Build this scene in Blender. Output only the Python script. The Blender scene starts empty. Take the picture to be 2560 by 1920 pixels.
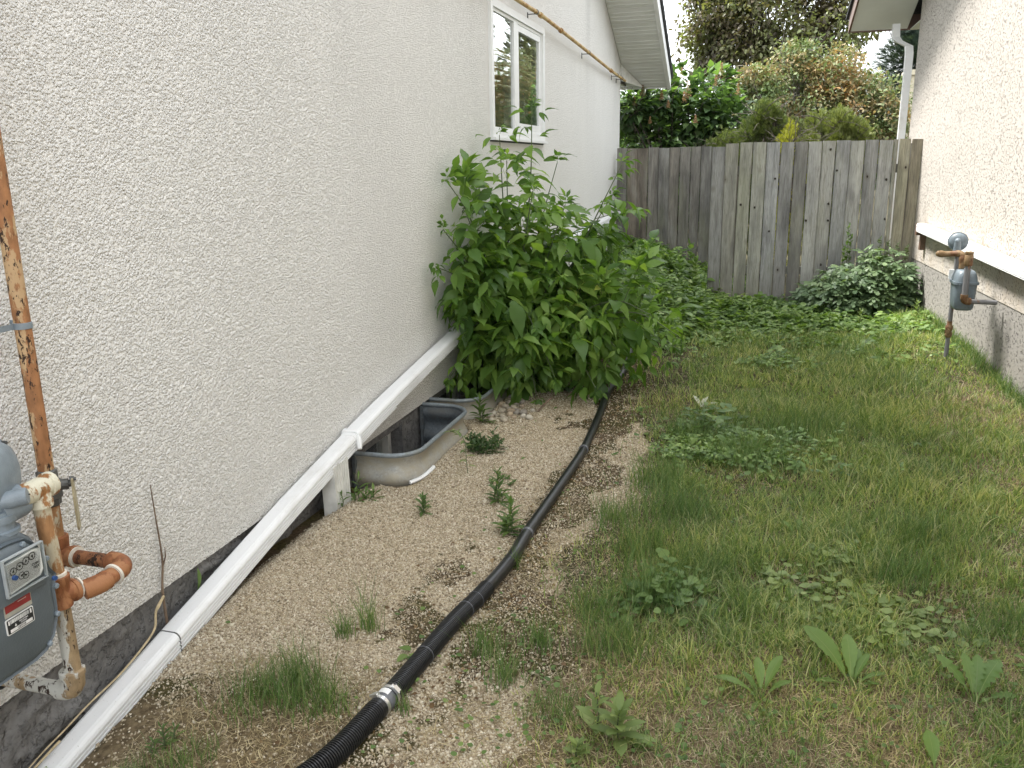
import bpy, bmesh, math, random
import numpy as np
from mathutils import Vector, Matrix
R = math.radians
random.seed(7)
rng = np.random.default_rng(11)
scene = bpy.context.scene
col = scene.collection

# ------------------------------------------------------------------ camera
cam_d = bpy.data.cameras.new("camera")
cam = bpy.data.objects.new("camera", cam_d)
col.objects.link(cam)
scene.camera = cam
cam_d.sensor_width = 36.0
cam_d.lens = 36.0 * 2120.0 / 2560.0
cam_d.clip_start = 0.02
cam_d.clip_end = 400
_c = (1280.0, 960.0); _f = 2120.0; _v = (1905.0, 400.0); _xn = 1400.0
_yn = 960 - ((_v[0]-_c[0])*(_xn-_c[0]) + _f*_f)/(_v[1]-_c[1])
_Y = Vector((_v[0]-_c[0], _v[1]-_c[1], _f)).normalized()
_D = Vector((_xn-_c[0], _yn-_c[1], _f)).normalized()
_Z = -_D; _X = _Y.cross(_Z)
if _X[0] < 0: _X = -_X
# rows X,Y,Z: image axes (right, down, forward) -> world
Rw = Matrix((_X, _Y, _Z))
right, down, fwd = Rw.col[0], Rw.col[1], Rw.col[2]
cam.matrix_world = Matrix(((right[0], -down[0], -fwd[0], 2.0),
                           (right[1], -down[1], -fwd[1], 0.0),
                           (right[2], -down[2], -fwd[2], 1.6), (0, 0, 0, 1)))

# ------------------------------------------------------------------ light
SUN_TO = Vector((-0.46, 0.17, 0.87)).normalized()
world = bpy.data.worlds.new("World"); scene.world = world
world.use_nodes = True
wt = world.node_tree; wn = wt.nodes; wl = wt.links
bg = wn["Background"]
sky = wn.new("ShaderNodeTexSky"); sky.sky_type = 'NISHITA'; sky.sun_disc = False
sky.sun_elevation = math.asin(SUN_TO.z)
sky.sun_rotation = math.atan2(SUN_TO.x, SUN_TO.y)
sky.air_density = 1.0; sky.dust_density = 3.0; sky.altitude = 200
# thin bright cloud cover over the blue sky
tc = wn.new("ShaderNodeTexCoord")
nz = wn.new("ShaderNodeTexNoise"); nz.inputs["Scale"].default_value = 2.2; nz.inputs["Detail"].default_value = 5
rp = wn.new("ShaderNodeValToRGB")
rp.color_ramp.elements[0].position = 0.30; rp.color_ramp.elements[0].color = (0.72, 0.72, 0.72, 1)
rp.color_ramp.elements[1].position = 0.62; rp.color_ramp.elements[1].color = (1, 1, 1, 1)
mixw = wn.new("ShaderNodeMixRGB"); mixw.inputs["Color2"].default_value = (11.6, 12.0, 12.3, 1)
wl.new(tc.outputs["Generated"], nz.inputs["Vector"]); wl.new(nz.outputs["Fac"], rp.inputs["Fac"])
wl.new(rp.outputs["Color"], mixw.inputs["Fac"]); wl.new(sky.outputs["Color"], mixw.inputs["Color1"])
wl.new(mixw.outputs["Color"], bg.inputs["Color"])
bg.inputs["Strength"].default_value = 0.07
sd = bpy.data.lights.new("sun", 'SUN'); sd.energy = 3.0; sd.angle = R(13); sd.color = (1.0, 0.965, 0.92)
sun = bpy.data.objects.new("sun", sd); col.objects.link(sun)
sun.rotation_euler = SUN_TO.to_track_quat('Z', 'Y').to_euler()
scene.view_settings.view_transform = 'Standard'
scene.view_settings.look = 'None'
scene.view_settings.gamma = 1
scene.view_settings.exposure = 1.93
scene.view_settings.use_curve_mapping = False
scene.render.engine = 'CYCLES'
scene.cycles.max_bounces = 8
scene.cycles.diffuse_bounces = 4

# ------------------------------------------------------------------ noise helpers
def _hash(ix, iy, s):
    h = (ix.astype(np.int64)*374761393 + iy.astype(np.int64)*668265263 + s*1442695041) & 0xffffffff
    h = ((h ^ (h >> 13))*1274126177) & 0xffffffff
    return ((h ^ (h >> 16)) & 0xffff)/65535.0
def vnoise(x, y, s=0):
    x = np.asarray(x, float); y = np.asarray(y, float)
    ix = np.floor(x); iy = np.floor(y); fx = x-ix; fy = y-iy
    fx = fx*fx*(3-2*fx); fy = fy*fy*(3-2*fy)
    a = _hash(ix, iy, s); b = _hash(ix+1, iy, s); c = _hash(ix, iy+1, s); d = _hash(ix+1, iy+1, s)
    return a+(b-a)*fx+(c-a)*fy+(a-b-c+d)*fx*fy
def fbm(x, y, s=0, o=4):
    t = 0; a = .5; n = 0
    for i in range(o):
        t = t+a*vnoise(np.asarray(x)*2**i, np.asarray(y)*2**i, s+i*17); n += a; a *= .5
    return t/n
def smooth(t):
    t = np.clip(t, 0, 1); return t*t*(3-2*t)

# ------------------------------------------------------------------ mesh helpers
origin = {}
def tag(o, label=None, cat=None, group=None, kind=None):
    if label: o["label"] = label
    if cat: o["category"] = cat
    if group: o["group"] = group
    if kind: o["kind"] = kind
    return o
def empty(name, loc, label, cat, group=None):
    o = bpy.data.objects.new(name, None); col.objects.link(o)
    o.location = loc; o.empty_display_size = .1; origin[o.name] = Vector(loc)
    return tag(o, label, cat, group)
def raw_mesh(name, verts, faces, mat, parent=None, sm=False, loc=None, attrs=None):
    """verts Nx3 array, faces (M,3) or (M,4) array or list of lists"""
    verts = np.asarray(verts, dtype=np.float64).reshape(-1, 3)
    if parent is not None: off = origin[parent.name]
    elif loc is not None: off = Vector(loc)
    else: off = Vector((0, 0, 0))
    verts = verts - np.array(off)
    me = bpy.data.meshes.new(name)
    if isinstance(faces, np.ndarray):
        k = faces.shape[1]; m = faces.shape[0]
        me.vertices.add(len(verts)); me.vertices.foreach_set("co", verts.astype(np.float32).ravel())
        me.loops.add(m*k); me.loops.foreach_set("vertex_index", faces.astype(np.int32).ravel())
        me.polygons.add(m); me.polygons.foreach_set("loop_start", np.arange(0, m*k, k, dtype=np.int32))
        me.update(calc_edges=True)
    else:
        me.from_pydata([tuple(v) for v in verts], [], faces)
        bm_ = bmesh.new(); bm_.from_mesh(me); bmesh.ops.recalc_face_normals(bm_, faces=bm_.faces); bm_.to_mesh(me); bm_.free()
    if sm: me.polygons.foreach_set("use_smooth", np.ones(len(me.polygons), dtype=bool))
    if attrs:
        for an, av in attrs.items():
            a = me.attributes.new(an, 'FLOAT', 'POINT'); a.data.foreach_set("value", np.asarray(av, np.float32))
    me.validate(); me.update()
    me.materials.append(mat)
    o = bpy.data.objects.new(name, me); col.objects.link(o)
    if parent is not None:
        o.parent = parent; origin[o.name] = off
    else:
        o.location = off; origin[o.name] = Vector(off)
    return o

def frames(pts):
    pts = [Vector(p) for p in pts]; out = []
    n = None
    for i, p in enumerate(pts):
        t = (pts[min(i+1, len(pts)-1)]-pts[max(i-1, 0)])
        if t.length < 1e-9: t = Vector((0, 0, 1))
        t.normalize()
        if n is None:
            n = t.cross(Vector((0, 0, 1)))
            if n.length < .1: n = t.cross(Vector((1, 0, 0)))
            n.normalize()
        else:
            n = (n - t*n.dot(t)).normalized()
        out.append((p, n, t.cross(n)))
    return out
def spline(pts, n=8):
    """Catmull-Rom through points"""
    P = [Vector(p) for p in pts]; P = [P[0]*2-P[1]]+P+[P[-1]*2-P[-2]]; o = []
    for i in range(1, len(P)-2):
        a, b, c, d = P[i-1:i+3]
        for k in range(n):
            t = k/n
            o.append(.5*((2*b)+(c-a)*t+(2*a-5*b+4*c-d)*t*t+(3*b-a-3*c+d)*t**3))
    o.append(P[-2]); return o
class MB:
    def __init__(s): s.v = []; s.f = []
    def add(s, v, f):
        b = len(s.v); s.v += [tuple(x) for x in v]; s.f += [[i+b for i in q] for q in f]; return s
    def box(s, a, b, rot=None, c=None):
        x0, y0, z0 = a; x1, y1, z1 = b
        v = [Vector(p) for p in ((x0,y0,z0),(x1,y0,z0),(x1,y1,z0),(x0,y1,z0),(x0,y0,z1),(x1,y0,z1),(x1,y1,z1),(x0,y1,z1))]
        if rot is not None:
            c = Vector(c) if c else sum(v, Vector())/8
            v = [rot @ (p-c)+c for p in v]
        return s.add(v, [(0,3,2,1),(4,5,6,7),(0,1,5,4),(1,2,6,5),(2,3,7,6),(3,0,4,7)])
    def rbox(s, a, b, r=.01, n=3, axis=0):
        """box with rounded edges along one axis"""
        ax = [0, 1, 2]; ax.remove(axis); u, w = ax
        pts = []
        for cu, cw, a0 in ((b[u]-r, b[w]-r, 0), (a[u]+r, b[w]-r, 90), (a[u]+r, a[w]+r, 180), (b[u]-r, a[w]+r, 270)):
            for k in range(n+1):
                t = R(a0+90*k/n); pts.append((cu+r*math.cos(t), cw+r*math.sin(t)))
        return s.prism(pts, axis, a[axis], b[axis])
    def prism(s, poly, axis, lo, hi, bev=0):
        def P(q, h):
            if axis == 0: return (h, q[0], q[1])
            if axis == 1: return (q[0], h, q[1])
            return (q[0], q[1], h)
        n = len(poly)
        if bev:
            cx = sum(p[0] for p in poly)/n; cy = sum(p[1] for p in poly)/n
            def sh(p, d):
                l = math.hypot(p[0]-cx, p[1]-cy); k = (l-d)/l; return (cx+(p[0]-cx)*k, cy+(p[1]-cy)*k)
            rings = [[P(sh(p, bev), lo) for p in poly], [P(p, lo+bev) for p in poly],
                     [P(p, hi-bev) for p in poly], [P(sh(p, bev*.35), hi-bev*.35) for p in poly], [P(sh(p, bev), hi) for p in poly]]
        else:
            rings = [[P(p, lo) for p in poly], [P(p, hi) for p in poly]]
        v = [q for r_ in rings for q in r_]; f = []
        for k in range(len(rings)-1):
            for i in range(n):
                j = (i+1) % n; f.append((k*n+i, k*n+j, (k+1)*n+j, (k+1)*n+i))
        f.append(tuple(range(n))[::-1]); f.append(tuple(range((len(rings)-1)*n, len(rings)*n)))
        return s.add(v, f)
    def tube(s, pts, r, n=12, cap=True):
        fr = frames(pts); m = len(fr); v = []; f = []
        for i, (p, a, b) in enumerate(fr):
            rr = r[i] if isinstance(r, (list, tuple)) else r
            for k in range(n):
                t = 2*math.pi*k/n; v.append(p+(a*math.cos(t)+b*math.sin(t))*rr)
        for i in range(m-1):
            for k in range(n):
                j = (k+1) % n; f.append((i*n+k, i*n+j, (i+1)*n+j, (i+1)*n+k))
        if cap:
            f.append(tuple(range(n))[::-1]); f.append(tuple(range((m-1)*n, m*n)))
        return s.add(v, f)
    def lathe(s, base, axis, prof, n=24):
        """prof: list (distance along axis, radius)"""
        base = Vector(base); ax = Vector(axis).normalized()
        a = ax.cross(Vector((0, 0, 1)))
        if a.length < .1: a = ax.cross(Vector((1, 0, 0)))
        a.normalize(); b = ax.cross(a); v = []; f = []
        for h, r in prof:
            for k in range(n):
                t = 2*math.pi*k/n; v.append(base+ax*h+(a*math.cos(t)+b*math.sin(t))*max(r, 1e-4))
        for i in range(len(prof)-1):
            for k in range(n):
                j = (k+1) % n; f.append((i*n+k, i*n+j, (i+1)*n+j, (i+1)*n+k))
        f.append(tuple(range(n))[::-1]); f.append(tuple(range((len(prof)-1)*n, len(prof)*n)))
        return s.add(v, f)
    def ball(s, c, r, n=10):
        rr = r if isinstance(r, (tuple, list)) else (r, r, r); v = []; f = []
        for i in range(n+1):
            ph = math.pi*i/n
            for k in range(2*n):
                t = math.pi*k/n
                v.append((c[0]+rr[0]*max(math.sin(ph), 1e-3)*math.cos(t), c[1]+rr[1]*max(math.sin(ph), 1e-3)*math.sin(t), c[2]+rr[2]*math.cos(ph)))
        for i in range(n):
            for k in range(2*n):
                j = (k+1) % (2*n); f.append((i*2*n+k, (i+1)*2*n+k, (i+1)*2*n+j, i*2*n+j))
        return s.add(v, f)
    def build(s, name, mat, parent=None, sm=False, loc=None, label=None):
        o = raw_mesh(name, s.v, s.f, mat, parent, sm, loc)
        me = o.data
        if sm:
            me.polygons.foreach_set("use_smooth", np.ones(len(me.polygons), dtype=bool))
            try: me.set_sharp_from_angle(angle=R(42))
            except Exception: pass
        if label: o["label"] = label
        return o

# ------------------------------------------------------------------ materials
def new_mat(name):
    m = bpy.data.materials.new(name); m.use_nodes = True
    nt = m.node_tree; b = nt.nodes["Principled BSDF"]; return m, nt, b
class NT:
    def __init__(s, nt): s.nt = nt; s.c = None
    def n(s, t, **k):
        nd = s.nt.nodes.new(t)
        for a, v in k.items():
            if a.startswith("_"): setattr(nd, a[1:], v)
            else: nd.inputs[a.replace("9", " ")].default_value = v
        return nd
    def l(s, a, b): s.nt.links.new(a, b)
    def coord(s, scale=(1, 1, 1)):
        g = s.n("ShaderNodeNewGeometry")
        mp = s.n("ShaderNodeMapping"); mp.inputs["Scale"].default_value = scale
        s.l(g.outputs["Position"], mp.inputs["Vector"]); return mp.outputs["Vector"]
    def noise(s, scale, detail=3, vec=None, rough=.55, dist=0):
        x = s.n("ShaderNodeTexNoise"); x.inputs["Scale"].default_value = scale; x.inputs["Detail"].default_value = detail
        x.inputs["Roughness"].default_value = rough; x.inputs["Distortion"].default_value = dist
        s.l(vec if vec is not None else s.coord(), x.inputs["Vector"]); return x.outputs["Fac"]
    def vor(s, scale, vec=None, feat='F1', out="Distance", rnd=1.0):
        x = s.n("ShaderNodeTexVoronoi"); x.feature = feat; x.inputs["Scale"].default_value = scale
        x.inputs["Randomness"].default_value = rnd
        s.l(vec if vec is not None else s.coord(), x.inputs["Vector"]); return x.outputs[out]
    def ramp(s, fac, stops):
        x = s.n("ShaderNodeValToRGB"); cr = x.color_ramp
        while len(cr.elements) < len(stops): cr.elements.new(.5)
        for e, (p, c) in zip(cr.elements, stops):
            e.position = p; e.color = (c, c, c, 1) if isinstance(c, (int, float)) else (*c, 1)
        s.l(fac, x.inputs["Fac"]); return x.outputs["Color"]
    def mix(s, fac, a, b, mode='MIX'):
        x = s.n("ShaderNodeMixRGB"); x.blend_type = mode
        for nm, q in (("Fac", fac), ("Color1", a), ("Color2", b)):
            if isinstance(q, (int, float)): x.inputs[nm].default_value = q if nm == "Fac" else (q, q, q, 1)
            elif isinstance(q, tuple): x.inputs[nm].default_value = (*q, 1)
            else: s.l(q, x.inputs[nm])
        return x.outputs["Color"]
    def math(s, op, a, b=0.0):
        x = s.n("ShaderNodeMath"); x.operation = op
        for i, q in enumerate((a, b)):
            if isinstance(q, (int, float)): x.inputs[i].default_value = q
            else: s.l(q, x.inputs[i])
        return x.outputs[0]
    def bump(s, h, dist, strength=1.0, nrm=None):
        x = s.n("ShaderNodeBump"); x.inputs["Distance"].default_value = dist; x.inputs["Strength"].default_value = strength
        s.l(h, x.inputs["Height"])
        if nrm is not None: s.l(nrm, x.inputs["Normal"])
        return x.outputs["Normal"]
    def attr(s, name):
        x = s.n("ShaderNodeAttribute"); x.attribute_name = name; return x.outputs["Fac"]
    def island(s):
        return s.n("ShaderNodeNewGeometry").outputs["Random Per Island"]
def simple(name, c, rough=.6, metal=0.0, var=.12, scale=30, bump=0.0, bscale=120, spec=.5):
    m, nt, b = new_mat(name); N = NT(nt)
    lo = tuple(x*(1-var) for x in c); hi = tuple(min(1, x*(1+var)) for x in c)
    cc = N.ramp(N.noise(scale, 5), [(.35, lo), (.65, hi)])
    N.l(cc, b.inputs["Base Color"])
    b.inputs["Roughness"].default_value = rough; b.inputs["Metallic"].default_value = metal
    b.inputs["Specular IOR Level"].default_value = spec
    if bump: N.l(N.bump(N.noise(bscale, 4), bump), b.inputs["Normal"])
    return m
def leaf_mat(name, stops, rough=.5, trans=.3, yellow=(1.25, 1.35, .5), patch=0.0, pscale=1.5):
    """leaf: colour varies from leaf to leaf; light comes through"""
    m, nt, b = new_mat(name); N = NT(nt)
    fac = N.island()
    if patch:
        fac = N.math('ADD', N.math('MULTIPLY', fac, 1-patch), N.math('MULTIPLY', N.ramp(N.noise(pscale, 4), [(.32, 0.0), (.68, 1.0)]), patch))
    c = N.ramp(fac, stops)
    big = N.noise(2.3, 3)
    c2 = N.mix(N.ramp(big, [(.35, 0.0), (.65, .45)]), c, N.mix(1.0, c, (1.35, 1.25, .8), 'MULTIPLY'))
    c3 = N.mix(N.ramp(N.noise(140, 2), [(.3, .0), (.8, .25)]), c2, N.mix(1.0, c2, (.6, .65, .6), 'MULTIPLY'))
    N.l(c3, b.inputs["Base Color"]); b.inputs["Roughness"].default_value = rough
    b.inputs["Specular IOR Level"].default_value = .35
    tr = N.n("ShaderNodeBsdfTranslucent"); N.l(N.mix(1.0, c2, yellow, 'MULTIPLY'), tr.inputs["Color"])
    mx = N.n("ShaderNodeMixShader"); mx.inputs["Fac"].default_value = trans
    out = nt.nodes["Material Output"]
    N.l(b.outputs[0], mx.inputs[1]); N.l(tr.outputs[0], mx.inputs[2]); N.l(mx.outputs[0], out.inputs["Surface"])
    return m

def mk_stucco(name, base, dark, s=1.0, pits=False, depth=.0075, warm=None):
    m, nt, b = new_mat(name); N = NT(nt)
    v = N.coord()
    n1 = N.noise(190/s, 4, v, .6)
    n2 = N.noise(85/s, 3, v, .6)
    vo = N.vor(105/s, N.mix(.0, v, v), 'F1')
    if pits:
        p = N.noise(62/s, 3, N.coord((1, 1, 1.25)), .6, 0)
        pit = N.ramp(p, [(.36, 0.0), (.45, 1.0)])
        h = N.math('ADD', N.math('MULTIPLY', pit, 1.1), N.math('ADD', N.math('MULTIPLY', n1, .35), N.math('MULTIPLY', n2, .5)))
    else:
        lump = N.ramp(vo, [(.08, 1.0), (.30, .8), (.62, 0.0)])
        h = N.math('ADD', N.math('MULTIPLY', lump, .9), N.math('ADD', N.math('MULTIPLY', n1, .35), N.math('MULTIPLY', n2, .45)))
    stain = N.noise(1.1, 4, N.coord((1, 1, .45)), .6)
    c = N.mix(N.ramp(stain, [(.35, 0.0), (.75, .5)]), base, tuple(x*.90 for x in base))
    if pits: grime_shade = N.math('MULTIPLY', N.math('SUBTRACT', 1.0, pit), .8)
    else: grime_shade = N.math('MULTIPLY', N.ramp(N.math('ADD', n2, N.math('MULTIPLY', n1, .5)), [(.56, 1.0), (.68, 0.0)]), N.ramp(N.noise(210/s, 2, v), [(.45, 0.0), (.6, 1.0)]))
    c = N.mix(N.math('MULTIPLY', grime_shade, .75), c, dark)  # shade of pits and crevices painted into the colour, with some dirt
    z = N.n("ShaderNodeSeparateXYZ"); g = N.n("ShaderNodeNewGeometry"); N.l(g.outputs["Position"], z.inputs[0])
    if warm:
        band = N.ramp(N.math('MULTIPLY', z.outputs["Z"], .5), [(.44, 1.0), (.62, 0.0)])
        c = N.mix(N.math('MULTIPLY', N.math('MULTIPLY', band, N.ramp(N.noise(5, 3), [(.4, 0.0), (.7, 1.0)])), .35), c, warm)
    else:
        spl = N.ramp(N.math('ADD', N.math('MULTIPLY', z.outputs['Z'], .5), N.math('MULTIPLY', N.noise(5, 4), .22)), [(.14, .30), (.30, 0.0)])
        c = N.mix(spl, c, (.40, .37, .31))
        # grey rain streaks near the far end of the wall
        st = N.ramp(N.noise(1.0, 4, N.coord((1, 1.6, .35))), [(.5, 0.0), (.8, .3)])
        c = N.mix(N.math('MULTIPLY', st, N.ramp(N.math('MULTIPLY', z.outputs["Z"], .2), [(.3, 0.0), (.6, 1.0)])), c, (.26, .26, .25))
    N.l(c, b.inputs["Base Color"]); b.inputs["Roughness"].default_value = .92
    b.inputs["Specular IOR Level"].default_value = .2
    N.l(N.bump(h, depth), b.inputs["Normal"])
    return m

def mk_ground():
    m, nt, b = new_mat("ground"); N = NT(nt)
    gr = N.attr("gravel"); so = N.attr("soil"); dr = N.attr("dry")
    cell = N.n("ShaderNodeTexVoronoi"); cell.inputs["Scale"].default_value = 150; N.l(N.coord(), cell.inputs["Vector"])
    sp = N.n("ShaderNodeSeparateColor"); N.l(cell.outputs["Color"], sp.inputs[0])
    grain = N.ramp(sp.outputs[0], [(0, (.15, .11, .07)), (.25, (.30, .235, .15)), (.6, (.46, .38, .26)), (.92, (.60, .52, .38))])
    n = N.noise(14, 5)
    soil = N.ramp(N.noise(70, 5), [(.3, (.045, .032, .020)), (.6, (.13, .095, .06)), (.8, (.22, .17, .11))])
    moss = N.ramp(N.noise(55, 4), [(.35, (.035, .035, .012)), (.7, (.12, .105, .04))])
    soil = N.mix(N.ramp(N.noise(4, 4), [(.40, 0.0), (.55, .85)]), soil, moss)
    k = N.ramp(N.math('ADD', so, N.math('MULTIPLY', N.math('SUBTRACT', n, .5), 1.3)), [(.42, 0.0), (.58, 1.0)])
    grav = N.mix(k, grain, soil)
    lawn = N.ramp(N.noise(40, 5), [(.3, (.025, .028, .012)), (.55, (.075, .065, .035)), (.8, (.17, .14, .085))])
    lawnd = N.ramp(N.noise(40, 5), [(.3, (.08, .058, .033)), (.7, (.24, .185, .11))])
    lawn = N.mix(N.ramp(N.math('ADD', dr, N.math('MULTIPLY', N.math('SUBTRACT', n, .5), .8)), [(.4, 0.0), (.75, 1.0)]), lawn, lawnd)
    g2 = N.ramp(N.math('ADD', gr, N.math('MULTIPLY', N.math('SUBTRACT', N.noise(22, 4), .5), .7)), [(.42, 0.0), (.58, 1.0)])
    N.l(N.mix(g2, lawn, grav), b.inputs["Base Color"])
    b.inputs["Roughness"].default_value = .95; b.inputs["Specular IOR Level"].default_value = .15
    h = N.math('ADD', N.math('MULTIPLY', cell.outputs["Distance"], -.6), N.noise(90, 4))
    N.l(N.bump(h, .006), b.inputs["Normal"])
    return m

def mk_wood(name, stops, warmmix=0.0):
    m, nt, b = new_mat(name); N = NT(nt)
    isl = N.island(); g = N.n("ShaderNodeNewGeometry")
    off = N.n("ShaderNodeCombineXYZ"); N.l(N.math('MULTIPLY', isl, 31.0), off.inputs[2]); N.l(N.math('MULTIPLY', isl, 7.0), off.inputs[0])
    def vec(sc):
        mp = N.n("ShaderNodeMapping"); N.l(g.outputs["Position"], mp.inputs["Vector"]); mp.inputs["Scale"].default_value = sc; N.l(off.outputs[0], mp.inputs["Location"]); return mp.outputs[0]
    grain = N.noise(60, 5, vec((1, 1, .06)), .65, .9); fine = N.noise(190, 3, vec((1, 1, .05)), .6)
    kd = N.vor(4.2, vec((1, .01, .62))); wob = N.noise(30, 2, vec((1, 1, 1)))
    kd = N.math('ADD', kd, N.math('MULTIPLY', wob, .035))
    knot = N.ramp(kd, [(.045, 1.0), (.065, 0.0)]); halo = N.ramp(kd, [(.06, .55), (.16, 0.0)])
    base = N.ramp(isl, stops)
    streak = N.noise(13, 4, vec((1, 1, .10)), .6); broad = N.noise(7, 3, vec((1, 1, .22)), .5)
    c = N.mix(N.ramp(streak, [(.36, 0.0), (.62, .6)]), base, N.mix(1.0, base, (.50, .51, .54), 'MULTIPLY'))
    c = N.mix(N.ramp(broad, [(.5, 0.0), (.66, .75)]), c, N.mix(1.0, base, (.40, .40, .42), 'MULTIPLY'))
    c = N.mix(N.ramp(broad, [(.30, .35), (.45, 0.0)]), c, (.42, .43, .42))
    c = N.mix(N.ramp(grain, [(.40, .55), (.52, 0.0)]), c, N.mix(1.0, c, (.60, .58, .54), 'MULTIPLY'))
    c = N.mix(N.ramp(fine, [(.36, .4), (.46, 0.0)]), c, (.06, .056, .05))
    c = N.mix(N.ramp(N.noise(2.6, 5, vec((1, 1, .35)), .65), [(.50, 0.0), (.72, .55)]), c, (.25, .26, .17))
    z = N.n("ShaderNodeSeparateXYZ"); N.l(g.outputs["Position"], z.inputs[0])
    foot_dark = N.ramp(N.math('ADD', z.outputs["Z"], N.math('MULTIPLY', N.noise(4, 3), .5)), [(.15, .5), (.8, 0.0)])  # boards get darker towards the bottom
    c = N.mix(foot_dark, c, (.15, .135, .11))
    c = N.mix(halo, c, (.13, .115, .095)); c = N.mix(knot, c, (.03, .023, .018))
    N.l(c, b.inputs["Base Color"]); b.inputs["Roughness"].default_value = .88; b.inputs["Specular IOR Level"].default_value = .2
    N.l(N.bump(N.math('ADD', grain, N.math('MULTIPLY', fine, .5)), .0035), b.inputs["Normal"])
    return m

def mk_rust(name, paint, rust, amt=.5, dark=(.035, .018, .012), scale=1.0, flake=.5):
    m, nt, b = new_mat(name); N = NT(nt)
    v = N.coord((1, 1, .42))
    a = N.noise(26*scale, 6, v, .65); d = N.noise(70*scale, 5, v, .7); e = N.noise(9*scale, 3, v)
    rc = N.ramp(N.noise(60*scale, 5, v), [(.3, tuple(x*.7 for x in rust)), (.7, tuple(min(1, x*1.25) for x in rust))])
    c = N.mix(N.ramp(N.math('ADD', a, N.math('MULTIPLY', N.math('SUBTRACT', e, .5), .8)), [(.27+.44*amt-.02, 1.0), (.27+.44*amt+.03, 0.0)]), paint, rc)
    dk = N.ramp(N.math('MULTIPLY', N.math('ADD', d, N.math('MULTIPLY', a, .6)), .62), [(.565-flake*.02, 0.0), (.585-flake*.02, 1.0)])
    if flake > 0: c = N.mix(dk, c, dark)
    N.l(c, b.inputs["Base Color"]); b.inputs["Roughness"].default_value = .62; b.inputs["Specular IOR Level"].default_value = .35
    N.l(N.bump(N.math('ADD', a, N.math('MULTIPLY', d, .6)), .0022), b.inputs["Normal"])
    return m

def mk_galv(name, c0, dirt, amt=.5, metal=.35):
    m, nt, b = new_mat(name); N = NT(nt)
    sp = N.vor(95, None, 'F1', "Color")
    s2 = N.n("ShaderNodeSeparateColor"); N.l(sp, s2.inputs[0])
    c = N.ramp(s2.outputs[0], [(0, tuple(x*.82 for x in c0)), (1, tuple(x*1.12 for x in c0))])
    c = N.mix(N.ramp(N.noise(11, 5, N.coord((1, 1, 2))), [(.62-amt*.45, 0.0), (.85-amt*.35, .9)]), c, dirt)
    N.l(c, b.inputs["Base Color"]); b.inputs["Metallic"].default_value = metal; b.inputs["Roughness"].default_value = .55
    N.l(N.bump(N.noise(35, 4), .0015), b.inputs["Normal"])
    return m

def mk_glass(name, wav=.0035, tint=(.012, .015, .016)):
    m, nt, b = new_mat(name); N = NT(nt)
    b.inputs["Base Color"].default_value = (*tint, 1); b.inputs["Roughness"].default_value = .9; b.inputs["Specular IOR Level"].default_value = 0
    gl = N.n("ShaderNodeBsdfGlossy"); gl.inputs["Roughness"].default_value = .012; gl.inputs["Color"].default_value = (1, 1, 1, 1)
    lw_ = N.n("ShaderNodeLayerWeight"); lw_.inputs["Blend"].default_value = .5
    fac_ = N.math('ADD', N.math('MULTIPLY', N.math('POWER', lw_.outputs["Facing"], 2.0), .9), .08)
    tr = N.n("ShaderNodeBsdfTransparent"); tr.inputs["Color"].default_value = (.75, .8, .78, 1)
    mx = N.n("ShaderNodeMixShader"); out = nt.nodes["Material Output"]
    if wav:
        nrm = N.bump(N.noise(5.5, 2, N.coord((1, .35, 2.6))), wav*2); nrm = N.bump(N.noise(1.7, 1), wav*3, 1.0, nrm)
        N.l(nrm, gl.inputs["Normal"])
    N.l(fac_, mx.inputs["Fac"]); N.l(tr.outputs[0], mx.inputs[1]); N.l(gl.outputs[0], mx.inputs[2]); N.l(mx.outputs[0], out.inputs["Surface"])
    return m

def mk_bark(name, lo, hi):
    m, nt, b = new_mat(name); N = NT(nt)
    n = N.noise(30, 5, N.coord((1, 1, .3)))
    N.l(N.ramp(n, [(.35, lo), (.65, hi)]), b.inputs["Base Color"]); b.inputs["Roughness"].default_value = .85
    N.l(N.bump(n, .004), b.inputs["Normal"]); return m

M_stucco = mk_stucco("old_stucco", (.79, .78, .755), (.26, .25, .23), .9, depth=.0050)
M_stucco_r = mk_stucco("cream_stucco", (.50, .465, .42), (.24, .215, .185), 1.5, True, .008, (.52, .40, .25))
M_found_r = mk_stucco("painted_foundation", (.30, .285, .26), (.07, .066, .06), 1.9, True, .008)
def mk_cement():
    m, nt, b = new_mat("rough_cement"); N = NT(nt)
    n = N.noise(18, 6, None, .65); k = N.noise(55, 5, None, .6)
    c = N.ramp(n, [(.3, (.13, .128, .125)), (.7, (.24, .235, .23))]); c = N.mix(N.ramp(k, [(.32, .6), (.45, 0.0)]), c, (.06, .058, .055))
    N.l(c, b.inputs["Base Color"]); b.inputs["Roughness"].default_value = .9; b.inputs["Specular IOR Level"].default_value = .2
    lumps = N.ramp(N.noise(26, 4, None, .55), [(.50, 0.0), (.60, 1.0)])
    N.l(N.bump(N.math('ADD', lumps, N.math('MULTIPLY', k, .7)), .007), b.inputs["Normal"]); return m
M_cement = mk_cement()
M_ground = mk_ground()
M_wood = mk_wood("weathered_wood", [(0, (.36, .345, .26)), (.15, (.44, .435, .37)), (.3, (.28, .275, .26)), (.45, (.48, .49, .49)), (.6, (.41, .405, .31)), (.72, (.33, .33, .325)), (.85, (.50, .50, .475)), (1, (.33, .31, .25))])
M_wood_b = mk_wood("dark_brown_wood", [(0, (.25, .215, .18)), (.4, (.30, .275, .24)), (.7, (.28, .275, .26)), (1, (.22, .195, .165))])  # darker brown than the front boards
M_wood_w = mk_wood("warm_wood", [(0, (.40, .36, .27)), (.5, (.44, .42, .32)), (1, (.40, .34, .24))])
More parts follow.
